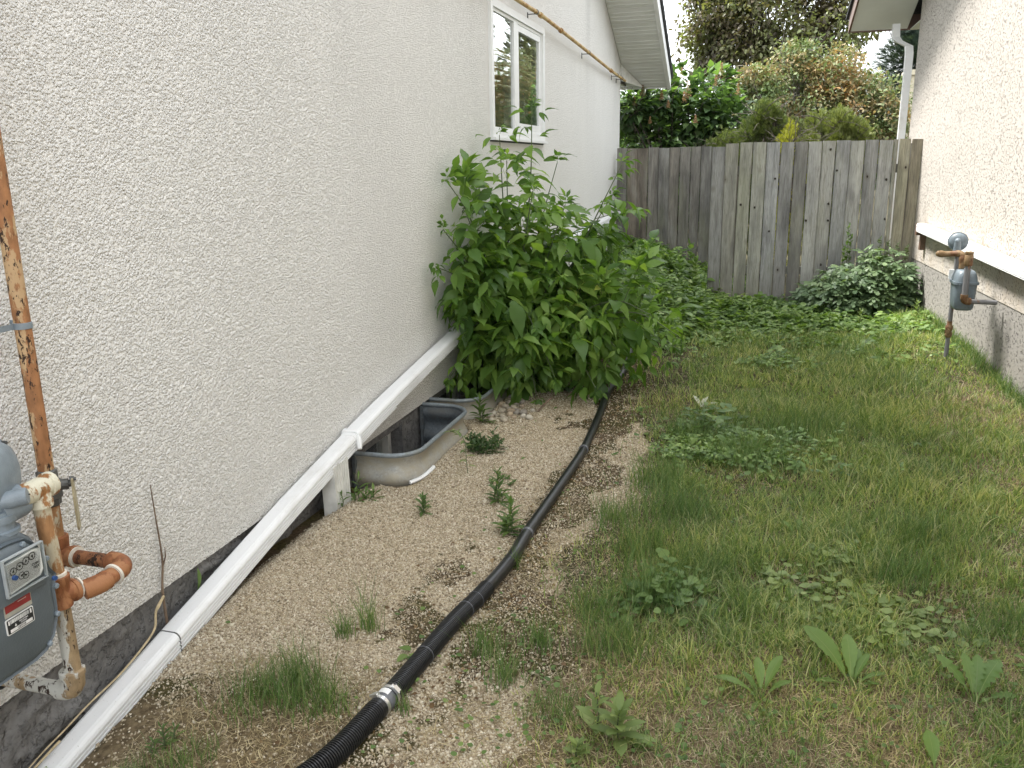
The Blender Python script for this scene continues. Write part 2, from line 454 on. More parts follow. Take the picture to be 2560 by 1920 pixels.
def mk_white():
    m, nt, b = new_mat("white_enamel"); N = NT(nt)
    d = N.noise(7, 6, N.coord((1, .4, 1)), .65)
    c = N.mix(N.ramp(d, [(.52, 0.0), (.75, .45)]), (.82, .83, .84), (.50, .48, .43))
    c = N.mix(N.ramp(N.noise(160, 3), [(.66, 0.0), (.74, .5)]), c, (.30, .27, .22))
    N.l(c, b.inputs["Base Color"]); b.inputs["Roughness"].default_value = .36
    N.l(N.bump(N.noise(9, 2), .0012), b.inputs["Normal"]); return m
M_white = mk_white()
M_white_old = simple("dirty_white_enamel", (.66, .655, .62), .45, 0, .12, 14)
M_vinyl = simple("white_vinyl", (.78, .79, .79), .4, 0, .03, 8)
M_soffit = simple("soffit_metal", (.66, .67, .65), .5, 0, .05, 3)
M_soffit_r = simple("painted_soffit", (.66, .68, .64), .6, 0, .05, 3)
M_brown = simple("brown_fascia", (.13, .075, .05), .5)
M_shingle = simple("asphalt_shingle", (.05, .052, .055), .95, 0, .4, 60, .01, 80)
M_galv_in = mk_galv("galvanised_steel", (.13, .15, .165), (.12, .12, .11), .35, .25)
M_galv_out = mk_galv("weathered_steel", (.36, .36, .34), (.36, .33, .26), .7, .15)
M_rim = mk_galv("steel_rim", (.22, .25, .27), (.2, .2, .17), .3, .3)
M_glass = mk_glass("window_glass")
M_glass_b = mk_glass("basement_glass", 0)
M_dark = simple("dark_interior", (.012, .012, .013), .95)
M_room = simple("room_shade", (.05, .05, .052), .9)
M_blind = simple("vertical_blind", (.22, .20, .18), .7)
M_hose = simple("black_corrugated_plastic", (.010, .0105, .012), .36, 0, .25, 60)
M_coup = simple("grey_plastic_coupling", (.13, .135, .15), .4)
M_clamp = simple("stainless_clamp", (.72, .72, .72), .28, .9, .05)
M_sticker = simple("white_sticker", (.75, .75, .74), .5)
M_meter = simple("grey_meter_paint", (.115, .14, .16), .42, .0, .07, 12, .0008, 200)
M_meter_l = simple("light_grey_casting", (.21, .25, .285), .4, 0, .1, 25, .0012, 160)
M_black = simple("black_rubber", (.012, .012, .012), .6)
M_rust = mk_rust("rusty_painted_pipe", (.50, .34, .19), (.34, .16, .07), .5, flake=1.6)
M_rust_o = mk_rust("orange_primer_pipe", (.36, .165, .075), (.27, .105, .045), .45, flake=0)
M_cream = mk_rust("cream_paint_rust", (.66, .63, .50), (.33, .16, .06), .26, flake=0)
M_creamr = mk_rust("stained_cream_pipe", (.55, .49, .36), (.38, .20, .09), .40, flake=0)
M_whitep = mk_rust("flaking_white_pipe", (.55, .55, .51), (.33, .24, .14), .42, flake=.2)
M_yellow = mk_rust("yellow_gas_pipe", (.52, .38, .17), (.34, .17, .05), .42, flake=0)
M_pipe_r = mk_rust("dull_grey_pipe", (.17, .17, .175), (.20, .11, .06), .18, flake=0)
M_brass = mk_rust("tarnished_brass", (.20, .13, .065), (.15, .075, .035), .4, flake=0)
M_valve = simple("dull_valve_metal", (.10, .10, .095), .45, .4, .2)
M_handle = simple("beige_lever", (.38, .33, .21), .5)
M_seal = simple("white_pipe_sealant", (.70, .66, .58), .5)
M_bolt = simple("steel_bolt", (.10, .10, .10), .4, .6)
M_dial = simple("dial_white", (.80, .82, .81), .4, 0, .04)
M_ink = simple("black_print", (.02, .02, .02), .5)
M_red = simple("red_plate", (.24, .03, .03), .45)
M_blue = simple("blue_seal", (.03, .07, .20), .4)
M_beigeplate = simple("beige_plate", (.38, .37, .32), .5)
M_stick = mk_bark("dry_twig", (.10, .065, .045), (.22, .16, .11))
M_straw = simple("straw_stalk", (.52, .42, .26), .7, 0, .2, 40)
M_bark = mk_bark("bark", (.05, .042, .035), (.13, .11, .09))
M_greenstem = simple("green_stem", (.10, .13, .06), .6)
M_pebble = simple("river_pebble", (.33, .28, .21), .75, 0, .35, 25, .001, 200)
M_pillar = simple("cream_pillar", (.55, .50, .38), .85, 0, .08, 6)

def mk_clear():
    m, nt, b = new_mat("clear_cover"); N = NT(nt)
    gl = N.n("ShaderNodeBsdfGlossy"); gl.inputs["Roughness"].default_value = .08
    tr = N.n("ShaderNodeBsdfTransparent"); tr.inputs["Color"].default_value = (.985, .99, .99, 1)
    lw_ = N.n("ShaderNodeLayerWeight"); fac_ = N.math('ADD', N.math('MULTIPLY', N.math('POWER', lw_.outputs["Facing"], 3.0), .5), .04)
    N.l(N.bump(N.noise(60, 3), .0006), gl.inputs["Normal"])
    mx = N.n("ShaderNodeMixShader"); N.l(fac_, mx.inputs[0]); N.l(tr.outputs[0], mx.inputs[1]); N.l(gl.outputs[0], mx.inputs[2])
    N.l(mx.outputs[0], nt.nodes["Material Output"].inputs["Surface"]); return m
M_clear = mk_clear()
def mk_gravel():
    m, nt, b = new_mat("gravel_stone"); N = NT(nt)
    c = N.ramp(N.island(), [(0, (.19, .15, .10)), (.2, (.37, .305, .215)), (.5, (.52, .445, .33)), (.8, (.66, .585, .45)), (1, (.82, .76, .64))])
    N.l(N.mix(N.ramp(N.noise(300, 3), [(.4, 0.0), (.7, .3)]), c, (.28, .22, .15)), b.inputs["Base Color"])
    b.inputs["Roughness"].default_value = .9; b.inputs["Specular IOR Level"].default_value = .2; return m
M_gravel = mk_gravel()
M_boxelder = leaf_mat("boxelder_leaf", [(0, (.045, .10, .025)), (.3, (.095, .185, .045)), (.7, (.185, .31, .075)), (.94, (.31, .45, .13)), (1, (.42, .45, .13))], .40, .46, patch=.3)
M_grass = leaf_mat("grass_blade", [(0, (.065, .12, .04)), (.28, (.14, .22, .08)), (.52, (.24, .32, .14)), (.74, (.40, .43, .23)), (1, (.64, .59, .40))], .42, .42, patch=.25, pscale=2.2)
M_straw_g = leaf_mat("dry_grass_blade", [(0, (.14, .105, .065)), (.4, (.30, .24, .15)), (.75, (.46, .385, .26)), (1, (.66, .58, .43))], .7, .15, (1, 1, .9))
M_cover = leaf_mat("ground_cover_leaf", [(0, (.06, .12, .04)), (.35, (.13, .215, .07)), (.75, (.23, .34, .125)), (1, (.40, .50, .26))], .42, .38, patch=.2)
M_weed = leaf_mat("weed_leaf", [(0, (.07, .13, .04)), (.5, (.105, .18, .055)), (1, (.17, .25, .085))], .5, .3)
M_weed_p = leaf_mat("pale_weed_leaf", [(0, (.14, .20, .08)), (.6, (.20, .27, .10)), (1, (.26, .33, .13))], .5, .3)
M_dock = leaf_mat("broad_weed_leaf", [(0, (.11, .19, .05)), (1, (.15, .235, .075))], .45, .35)
M_mug = leaf_mat("dark_lobed_leaf", [(0, (.065, .11, .06)), (.5, (.10, .16, .085)), (1, (.17, .24, .135))], .5, .28)
M_silver = leaf_mat("silvery_leaf", [(0, (.42, .45, .38)), (1, (.60, .62, .55))], .6, .2, (1, 1, .9))
M_lilac = leaf_mat("lilac_leaf", [(0, (.025, .05, .025)), (.4, (.055, .10, .045)), (.75, (.12, .20, .08)), (1, (.26, .38, .17))], .36, .38, patch=.3)
M_seed = leaf_mat("brown_seed", [(0, (.20, .115, .05)), (1, (.42, .27, .14))], .8, .1, (1, .9, .7))
M_orange = leaf_mat("bronze_leaf", [(0, (.07, .13, .05)), (.4, (.15, .21, .09)), (.58, (.23, .225, .13)), (.72, (.30, .24, .14)), (.88, (.38, .23, .10)), (1, (.46, .26, .11))], .6, .3, (1.1, 1.0, .7), patch=.6, pscale=1.3)
M_cherry = leaf_mat("purple_green_leaf", [(0, (.06, .048, .042)), (.4, (.10, .085, .065)), (.62, (.15, .16, .09)), (1, (.34, .40, .22))], .45, .35, patch=.55, pscale=.8)
M_cedar = leaf_mat("cedar_spray", [(0, (.045, .07, .025)), (.5, (.10, .135, .045)), (1, (.19, .23, .085))], .6, .25)
M_cedar_y = leaf_mat("yellow_cedar_spray", [(0, (.17, .19, .03)), (1, (.42, .42, .06))], .6, .25)
M_spruce = leaf_mat("spruce_needles", [(0, (.022, .04, .03)), (.6, (.045, .07, .055)), (1, (.09, .12, .10))], .6, .1)
M_redtree = leaf_mat("red_leaf", [(0, (.10, .02, .025)), (1, (.26, .07, .06))], .5, .25, (1.2, .8, .7))
M_greentree = leaf_mat("green_tree_leaf", [(0, (.03, .06, .02)), (1, (.10, .16, .05))], .5, .3)
M_deadleaf = leaf_mat("dead_leaf", [(0, (.10, .06, .035)), (.6, (.24, .16, .09)), (1, (.42, .36, .26))], .8, .1, (1, 1, .9))

# ------------------------------------------------------------------ terrain
WELLS = [(3.88, 4.86), (4.98, 6.02)]
WELL_X = .33
def gz(x, y):
    x = np.asarray(x, float); y = np.asarray(y, float)
    z = -.06*smooth((.17-x)/.15)*smooth((4.6-y)/.9)
    z = z - .15*smooth((2.75-y)/1.3)*smooth((.62-x)/.5)
    z = z - .045*np.exp(-(((x-.24)/.18)**2+((y-3.86)/.26)**2))
    z = z + .022*(fbm(x*1.3, y*1.3, 5, 3)-.5) + .012*(fbm(x*6, y*6, 9, 2)-.5)
    z = z + .03*smooth((y-8)/2)*smooth((1.4-x)/1.2) + .08*smooth((y-6.3)/1.2)*smooth((9.6-y)/.8)*smooth((x-2.9)/.6)
    return z
def g1(x, y): return float(gz(np.array([x]), np.array([y]))[0])
def gravel_mask(x, y):
    edge = 1.38 + .26*(fbm(y*1.6, x*.6, 21, 3)-.5)*2+.16*(fbm(x*7, y*7, 22, 2)-.5)
    m = smooth((edge-x)/.34+.5)
    m = m*smooth((6.6-y)/.9)
    # grassy strip near the bottom left
    m = m*(1-.8*smooth((2.12+.25*(fbm(x*4, y*4, 61)-.5)-y)/.2)*smooth((.98+.3*(fbm(x*3, y*3, 62)-.5)-x)/.15))
    # gravel spot at the bottom, right of the hose
    return m
def soil_mask(x, y):
    s = smooth((fbm(x*3.4, y*2.2, 33, 4)-.47)/.10)*smooth((x-.62)/.35)*.95
    s = np.maximum(s, .9*np.exp(-((y-2.42)/.22)**2)*smooth((fbm(x*5, y*5, 8)-.36)/.2)*smooth((x-.5-.4*fbm(x*4, y*4, 6))/.25)*smooth((1.3-x)/.2))
    s = np.maximum(s, smooth((.075-x)/.06))
    s = np.maximum(s, .95*np.exp(-((x-1.15-.05*np.sin(y*3))/.11)**2)*smooth((fbm(x*6, y*4, 39)-.30)/.15))
    s = np.maximum(s, .9*smooth((y-5.5)/.5))
    s = np.maximum(s, .75*smooth((2.25+.3*(fbm(x*4, y*4, 63)-.5)-y)/.25)*smooth((1.0+.3*(fbm(x*4, y*4, 64)-.5)-x)/.2))
    s = s*(1-.45*smooth((2.4-y)/.2)*smooth((x-.95)/.15))
    return np.clip(s, 0, 1)
def dry_mask(x, y):
    d = .45+.9*(fbm(x*.9, y*.9, 44, 3)-.5)
    d = d + .9*np.exp(-(((x-3.45)/.35)**2+((y-5.7)/1.1)**2))
    d = d + .8*np.exp(-(((x-2.02)/.16)**2+((y-2.24)/.13)**2)) + .35*smooth((3.3-y)/1.2)
    d = d - .5*smooth((y-5.4)/1.5)
    return np.clip(d, 0, 1)
xs = np.concatenate([[-90, -40, -15, -5, -1.5, -.35], np.arange(-.1, .345, .022), [.3465, .3475], np.arange(.36, 4.3, .022), [4.6, 5.5, 8, 15, 40, 90]])
ys = np.sort(np.concatenate([[-90, -30, -8, -2, 0, .8], np.arange(1.1, 7.0, .024), np.arange(7.0, 13, .06), [14, 16, 20, 30, 50, 90, 150], [q for a, b in WELLS for q in (a-.0165, a-.0155, b+.0155, b+.0165)]]))
GX, GY = np.meshgrid(xs, ys)
Zg = gz(GX, GY)
for (a, b) in WELLS:
    ins = (GX < WELL_X+.017) & (GY > a-.016) & (GY < b+.016)
    corner = (GX > WELL_X-.16) & (((GY < a+.16) & (np.hypot(GX-(WELL_X-.16), GY-(a+.16)) > .176)) | ((GY > b-.16) & (np.hypot(GX-(WELL_X-.16), GY-(b-.16)) > .176)))
    Zg = np.where(ins & ~corner, -.72, Zg)
nx, ny = len(xs), len(ys)
idx = np.arange(nx*ny).reshape(ny, nx)
fq = np.stack([idx[:-1, :-1].ravel(), idx[:-1, 1:].ravel(), idx[1:, 1:].ravel(), idx[1:, :-1].ravel()], 1)
ground = raw_mesh("ground", np.stack([GX.ravel(), GY.ravel(), Zg.ravel()], 1), fq, M_ground, sm=True,
                  attrs={"gravel": gravel_mask(GX, GY).ravel(), "soil": soil_mask(GX, GY).ravel(), "dry": dry_mask(GX, GY).ravel()})
tag(ground, kind="structure")

# ------------------------------------------------------------------ left house
LH = empty("stucco_house", (0, 5, 0), "house on the left with pale rough stucco gable wall, white window and grey cement base", "house")
EAVE_Y, EAVE_Z, SL = 12.7, 2.95, .46
RIDGE_Y = 6.42; RIDGE_Z = EAVE_Z+SL*(EAVE_Y-RIDGE_Y)  # ridge and near slope, out of view, kept low to let sun in
def roofz(y): return EAVE_Z+SL*(EAVE_Y-y) if y > RIDGE_Y else RIDGE_Z-.22*(RIDGE_Y-y)
WY0, WY1, WZ0, WZ1 = 6.42, 8.08, 1.80, 2.79
w = MB(); Y0 = -2.3
def wall_piece(y0, y1, z0, z1=None):
    a = roofz(y0) if z1 is None else z1; b = roofz(y1) if z1 is None else z1
    w.prism([(y0, z0), (y1, z0), (y1, b), (y0, a)], 0, -.2, 0)
def wp(y0, y1, z0, x):
    w.prism([(y0, z0), (y1, z0), (y1, roofz(y1)), (y0, roofz(y0))], 0, -.2, x)
wp(Y0, 1.2, .125, 0); wp(1.2, 4.6, .125, -.012); wp(4.6002, WY0, .125, 0)
wall_piece(WY0, WY1, .125, WZ0); wall_piece(WY0, WY1, WZ1)
wall_piece(WY1, EAVE_Y, .125)
w.box((-9, EAVE_Y-.2, .125), (-.2, EAVE_Y, EAVE_Z+.1)); w.box((-9, Y0, .125), (-.2, Y0+.2, 2.9))
gy_ = np.append(np.arange(1.2, 4.598, .0047), 4.6); gz_ = np.concatenate([[.125], np.arange(.1297, 2.75, .0047), [roofz(4.0)]])
WYg, WZg = np.meshgrid(gy_, gz_)
def lumps(u, v, c, sd, soft):
    """rounded pebbly dash: distance to jittered cell centres"""
    U = u/c; W_ = v/c; iu = np.floor(U); iv = np.floor(W_); best = np.full(U.shape, 9.0)
    for du in (-1, 0, 1):
        for dv in (-1, 0, 1):
            a_ = iu+du; b_ = iv+dv; px = a_+_hash(a_, b_, sd); py = b_+_hash(a_, b_, sd+5); r_ = .55+.5*_hash(a_, b_, sd+9)
            best = np.minimum(best, np.hypot(U-px, W_-py)/r_)
    return np.clip(1-best/soft, 0, 1)**.6
rel = lumps(WYg+.005*fbm(WYg*60, WZg*60, 7, 2), WZg, .0115, 3, .95)*.0036+.0024*fbm(WYg*85, WZg*85, 88, 3)+.002*fbm(WYg*9, WZg*9, 89, 2)
fade = smooth((WYg-1.2)/.1)*smooth((4.6-WYg)/.9); rel = (rel-.0048)*fade+.0006*fade
rel[-1, :] = 0
iw = np.arange(WYg.size).reshape(WYg.shape)
fw = np.stack([iw[:-1, :-1].ravel(), iw[:-1, 1:].ravel(), iw[1:, 1:].ravel(), iw[1:, :-1].ravel()], 1)
b0 = len(w.v)
fine_ = 1
Vw = np.concatenate([np.array(w.v), np.stack([rel.ravel(), WYg.ravel(), WZg.ravel()], 1)])
w.v = [tuple(q) for q in Vw]; w.f += (fw+b0).tolist()
wo = raw_mesh("wall", w.v, w.f, M_stucco, LH)
for p_ in wo.data.polygons[-len(fw):]:
    if p_.normal.x < 0: p_.flip()
# foundation with trowelled lumps, set back under the stucco
fy = np.concatenate([np.arange(1.0, 4.9, .011), np.arange(4.9, 12.7, .05), [12.66]]); fz = np.arange(-.78, .128, .011)
FY, FZ = np.meshgrid(fy, fz)
crag = smooth((fbm(FY*9, FZ*13, 71, 4)-.5)/.10)*.016*(.4+fbm(FY*40, FZ*40, 73, 3))+ .006*fbm(FY*30, FZ*30, 75, 3)
crag = crag*(1-.85*smooth((FY-3.7)/.2)*smooth((.12-FZ)/.03)); FX = -.030+crag
keep = ~(((FY > 3.93) & (FY < 4.56)) | ((FY > 5.1) & (FY < 5.8))) | (FZ < -.55) | (FZ > .06)
id2 = np.arange(FY.size).reshape(FY.shape)
fq = np.stack([id2[:-1, :-1].ravel(), id2[:-1, 1:].ravel(), id2[1:, 1:].ravel(), id2[1:, :-1].ravel()], 1)
kk = keep[:-1, :-1] & keep[1:, 1:] & keep[:-1, 1:] & keep[1:, :-1]
raw_mesh("foundation", np.stack([FX.ravel(), FY.ravel(), FZ.ravel()], 1), fq[kk.ravel()], M_cement, LH, sm=True)
# basement windows
for (a, b) in ((3.93, 4.565), (5.1, 5.805)):
    f = MB(); t = .035
    f.box((-.16, a, -.56), (-.10, b, -.56+t)); f.box((-.16, a, .085-t), (-.10, b, .085))
    f.box((-.16, a, -.56+t), (-.10, a+t, .085-t)); f.box((-.16, b-.045, -.56+t), (-.10, b, .085-t))
    mid = a+(b-a)*.42
    f.box((-.155, mid-.018, -.56+t), (-.105, mid+.018, .085-t))
    bw = f.build("basement_window", M_white_old, LH)
    MB().box((-.15, a+t, -.56+t), (-.14, b-.045, .085-t)).build("pane", M_glass_b, bw)
    r = MB(); r.box((-.9, a-.1, -.7), (-.88, b+.1, .1)); r.box((-.9, a-.12, -.7), (-.16, a-.1, .1)); r.box((-.9, b+.1, -.7), (-.16, b+.12, .1))
    r.box((-.9, a-.1, .1), (-.16, b+.1, .12)); r.box((-.9, a-.1, -.72), (-.16, b+.1, -.7))
    r.build("room", M_dark, bw)
    rv = MB(); rv.box((-.17, a-.02, -.6), (-.024, a-.001, .12)); rv.box((-.17, b+.001, -.6), (-.024, b+.02, .12)); rv.box((-.17, a-.001, -.6), (-.024, b+.001, -.565)); rv.box((-.17, a-.001, .088), (-.024, b+.001, .12))
    rv.build("reveal", M_cement, bw)
# main window
f = MB()
def ring(mb, y0, y1, z0, z1, x0, x1, t):
    mb.box((x0, y0, z0), (x1, y1, z0+t)); mb.box((x0, y0, z1-t), (x1, y1, z1))
    mb.box((x0, y0, z0+t), (x1, y0+t, z1-t)); mb.box((x0, y1-t, z0+t), (x1, y1, z1-t))
ring(f, WY0, WY1, WZ0, WZ1, -.10, .026, .055)
ring(f, WY0+.057, WY1-.057, WZ0+.057, WZ1-.057, -.09, .008, .022)
f.box((-.085, 7.085, WZ0+.08), (.012, 7.20, WZ1-.08))
win = f.build("window", M_vinyl, LH)
s = MB(); ring(s, 7.202, 7.998, WZ0+.081, WZ1-.081, -.07, .004, .05); s.build("sash", M_vinyl, win)
MB().box((-.010, WY0+.08, WZ0+.08), (-.004, 7.085, WZ1-.08)).build("pane", M_glass, win)
MB().box((-.014, 7.252, WZ0+.131), (-.008, 7.948, WZ1-.131)).build("pane", M_glass, win)
s = MB(); s.box((-.02, WY0-.012, WZ0-.022), (.05, WY1+.012, WZ0-.002)); s.build("sill", M_vinyl, win)
MB().box((0.001, WY0-.012, WZ0-.034), (.006, WY1+.012, WZ0-.022)).build("caulk", M_black, win)
bl = MB()
for k in range(17):
    y = WY0+.1+k*.095
    if 6.98 < y < 7.22: continue
    bl.box((-.13, y, WZ0+.07), (-.127, y+.07, WZ1-.07), Matrix.Rotation(R(35 if k % 3 else 60), 3, 'Z'))
bl.build("blind", M_blind, win)
r = MB(); r.box((-2.5, WY0-1, 1), (-2.48, WY1+1, 3.4)); r.box((-2.5, WY0-1, .98), (-.2, WY1+1, 1.0)); r.box((-2.5, WY0-1, 3.4), (-.2, WY1+1, 3.42))
r.box((-2.5, WY0-1.02, 1), (-.2, WY0-1, 3.4)); r.box((-2.5, WY1+1, 1), (-.2, WY1+1.02, 3.4)); r.build("room", M_room, win)
# roof, rake soffit with panels, fascia
OX = .62; EY = 13.36
def sl_prism(mb, x0, x1, y0, y1, dz0, dz1):
    """slab following the roof slope between offsets dz0, dz1 from the soffit plane"""
    a, b = roofz(y0), roofz(y1)
    mb.prism([(y0, a+dz0), (y1, b+dz0), (y1, b+dz1), (y0, a+dz1)], 0, x0, x1)
so = MB(); y = RIDGE_Y+.02; k = 0
while y < EY-.05:
    y1 = min(y+.30, EY-.025)
    sl_prism(so, .002, OX-.004, y, y1-.012, .0, .012)
    for q in range(1, 4): # ribs of each vented panel
        yy = y+q*.075
        if yy < y1-.02: sl_prism(so, .012, OX-.012, yy, yy+.016, -.007, .0)
    y += .30
y = RIDGE_Y-.02
sl_prism(so, .002, OX-.004, -2.9, RIDGE_Y-.02, 0, .012)
so.build("soffit", M_soffit, LH)
fa = MB(); sl_prism(fa, OX, OX+.025, RIDGE_Y, EY, -.02, .15); sl_prism(fa, OX, OX+.025, -2.9, RIDGE_Y, -.02, .15)
sl_prism(fa, OX-.03, OX-.001, RIDGE_Y, EY, -.02, -.003)
fa.box((-9, EY-.02, roofz(EY)+.0), (OX-.002, EY, roofz(EY)+.15))
fa.build("fascia", M_white, LH)
ro = MB(); sl_prism(ro, -9, OX+.05, RIDGE_Y, EY+.04, .152, .185); sl_prism(ro, -9, OX+.05, -2.95, RIDGE_Y, .152, .185)
y = RIDGE_Y
while y < EY: # stepped shingle courses along the rake
    sl_prism(ro, OX-.1, OX+.058, y, y+.13, .186, .196+.012*((int(y*7)) % 2)); y += .14
ro.build("roof", M_shingle, LH)
er = MB(); P3 = [(.004, 12.712, 2.94), (.03, 12.712, 2.715), (.27, 13.30, 2.655), (.16, 13.1, 2.76)]
er.add(P3+[(a_-.02, b_, c_+.004) for a_, b_, c_ in P3], [(0, 1, 2, 3), (7, 6, 5, 4), (0, 4, 5, 1), (1, 5, 6, 2), (2, 6, 7, 3), (3, 7, 4, 0)])
er.build("eave_return", M_white_old, LH)
MB().box((-6, 12.705, 2.69), (-.03, 13.33, 2.702)).build("eave_soffit", M_soffit, LH)

# ------------------------------------------------------------------ right house (plane slightly skewed)
RH = empty("cream_house", (3.7, 6, 0), "house on the right with bright cream stucco wall and pitted grey base", "house")
def wx(y): return 3.76-.046*(y-6.5)
CY = 10.72
w = MB()
def skew_box(mb, y0, y1, z0, z1, d0, d1):
    """box along the right wall, d = distance out of the wall (towards -x)"""
    v = [(wx(y)-d, y, z) for z in (z0, z1) for (y, d) in ((y0, d0), (y1, d0), (y1, d1), (y0, d1))]
    mb.add(v, [(0,3,2,1),(4,5,6,7),(0,1,5,4),(1,2,6,5),(2,3,7,6),(3,0,4,7)])
def roofr(y): return 3.05+.46*(11.4-y) if y > 5 else 3.05+.46*6.4-.46*(5-y)
def rpent(mb, y0, y1, z0, d0, d1):
    v = [(wx(y)-d, y, z) for d in (d0, d1) for (y, z) in ((y0, z0), (y1, z0), (y1, roofr(y1)), (y0, roofr(y0)))]
    mb.add(v, [(0,1,2,3),(7,6,5,4),(0,4,5,1),(1,5,6,2),(2,6,7,3),(3,7,4,0)])
rpent(w, 5, CY, .565, 0, -.2); rpent(w, -2, 5, .565, 0, -.2)
w.box((wx(CY)+.2, CY-.2, .565), (12, CY, 3.3)); w.box((wx(-2)+.2, -2, .565), (12, -1.8, 3.3))
w.build("wall", M_stucco_r, RH)
fo = MB(); skew_box(fo, -2, CY, -.5, .563, -.005, -.2); fo.box((wx(CY)+.2, CY-.2, -.5), (12, CY-.02, .563)); fo.build("foundation", M_found_r, RH)
so = MB()
OXR = .62
def rslab(mb, d0, d1, y0, y1, a, b):
    v = [(wx(y)-d, y, z+roofr(y)) for d in (d0, d1) for (y, z) in ((y0, a), (y1, a), (y1, b), (y0, b))]
    mb.add(v, [(0,1,2,3),(7,6,5,4),(0,4,5,1),(1,5,6,2),(2,6,7,3),(3,7,4,0)])
rslab(so, .002, OXR-.002, 5, 11.4, 0, .012); rslab(so, .002, OXR-.002, -2.6, 5, 0, .012)
so.box((wx(CY), CY+.002, 3.035), (12, 11.398, 3.047)); so.build("soffit", M_soffit_r, RH)
fa = MB(); rslab(fa, OXR, OXR+.02, 5, 11.42, -.012, .17); rslab(fa, OXR, OXR+.02, -2.6, 5, -.012, .17); fa.box((wx(11.4)-OXR+.001, 11.40, 3.035), (12, 11.42, 3.2))
fa.build("fascia", M_brown, RH)
ro = MB(); rslab(ro, OXR+.05, -8, 5, 11.48, .172, .2); rslab(ro, OXR+.05, -8, -2.6, 5, .172, .2); ro.build("roof", M_shingle, RH)

# ------------------------------------------------------------------ window wells
def well(y0, y1, label, rim_r=.013):
    root = empty("window_well", (.15, (y0+y1)/2, -.6), label, "window well", "steel window wells along the left house")
    r = .16; path = [(0.0, y0)]
    n = 8
    for k in range(n+1):
        t = R(-90+90*k/n); path.append((WELL_X-r+r*math.cos(t), y0+r+r*math.sin(t)))
    for k in range(n+1):
        t = R(90*k/n); path.append((WELL_X-r+r*math.cos(t), y1-r+r*math.sin(t)))
    path.append((0.0, y1))
    P = np.array(path); T = np.gradient(P, axis=0); T /= np.linalg.norm(T, axis=1)[:, None]
    Nn = np.stack([T[:, 1], -T[:, 0]], 1)
    zz = np.linspace(-.62, .115, 60); amp = .015
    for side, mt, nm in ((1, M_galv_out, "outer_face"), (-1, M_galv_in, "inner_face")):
        V = []
        for z in zz:
            o = amp*math.sin((z-.115)*2*math.pi/.155+.5)+side*.0012
            for p, q in zip(P, Nn): V.append((max(p[0]+q[0]*o, 0.0) if p[0] < .001 else p[0]+q[0]*o, p[1]+q[1]*o, z))
        m_ = len(P); id_ = np.arange(len(V)).reshape(len(zz), m_)
        fq = np.stack([id_[:-1, :-1].ravel(), id_[:-1, 1:].ravel(), id_[1:, 1:].ravel(), id_[1:, :-1].ravel()], 1)
        if side < 0: fq = fq[:, ::-1]
        raw_mesh(nm, np.array(V), fq, mt, root, sm=True)
    rm = MB(); rm.tube([(p[0], p[1], .119) for p in path], rim_r, 10); rm.build("rim", M_rim, root, True)
    for q0, q1 in ((y0-.012, y0+.03), (y1-.03, y1+.012)): MB().box((-.012, q0, -.62), (.004, q1, .11)).build("flange", M_galv_in, root)
    return root
well(3.88, 4.86, "nearer corrugated steel window well, open and empty, dirt stained outside")
well(4.98, 6.02, "farther corrugated steel window well overhung by the leafy bush")
# a broken strip of white edging at the foot of the nearer well
e = MB()
pp = [(.30, 3.905, -.012), (.335, 3.96, -.008), (.352, 4.02, -.006), (.362, 4.10, -.006)]
e.tube(spline([(a, b, g1(a, b)+.012) for a, b, c in pp], 5), .011, 6)
o = e.build("edging_strip", M_white, None, True, loc=(.33, 3.98, 0)); tag(o, "short white plastic strip half buried at the foot of the nearer window well", "edging")

# ------------------------------------------------------------------ downspouts
def ds_profile(wd, ht, ribs=True):
    """cross section (out, up), origin at back top; rounded, front face ribbed"""
    pr = [(0, -ht+.008), (0, -.008), (.003, -.002), (.012, 0)]
    pr += [(wd-.022, 0.0), (wd-.012, -.003), (wd-.004, -.011)]
    z = -.020; nrib = 4; st = (ht-.028)/nrib
    for k in range(nrib):
        pr += [(wd, z), (wd, z-st*.50), (wd-.006, z-st*.62), (wd-.006, z-st*.86)]; z -= st
    pr += [(wd-.002, -ht+.006), (wd-.010, -ht), (.010, -ht)]
    return pr[::-1]
def ds_run(mb, pts, wd, ht, out=(1, 0), cap=True):
    """pts: back-top line; cross section stays upright"""
    pr = ds_profile(wd, ht); n = len(pr); v = []; f = []
    for p in pts:
        for (a, b) in pr: v.append((p[0]+out[0]*a, p[1]+out[1]*a, p[2]+b))
    for i in range(len(pts)-1):
        for k in range(n):
            j = (k+1) % n; f.append((i*n+k, i*n+j, (i+1)*n+j, (i+1)*n+k) if out[0] < 0 else (i*n+k, (i+1)*n+k, (i+1)*n+j, i*n+j))
    if cap: f.append(tuple(range(n))); f.append(tuple(range((len(pts)-1)*n, len(pts)*n))[::-1])
    mb.add(v, f)
DW, DH = .082, .085
DL = empty("downspout", (.06, 3.7, 0), "long white ribbed downspout laid along the left house foundation", "downspout")
near = [(.03, 1.05, -.250), (.02, 1.68, -.120), (.02, 3.10, .173), (.02, 3.74, .287)]
m = MB(); ds_run(m, near, DW, DH); m.build("near_section", M_white, DL)
m = MB(); ds_run(m, [(.019, 3.70, .281), (.019, 3.80, .299), (.020, 4.02, .336), (.022, 4.14, .3545), (.022, 4.22, .3665)], DW+.003, DH+.002); m.build("elbow", M_white, DL)
m = MB(); ds_run(m, [(.022, 4.21, .3645), (.022, 5.83, .578), (.022, 9.0, .84), (.022, 12.66, .93)], DW, DH-.004); m.build("far_section", M_white, DL)
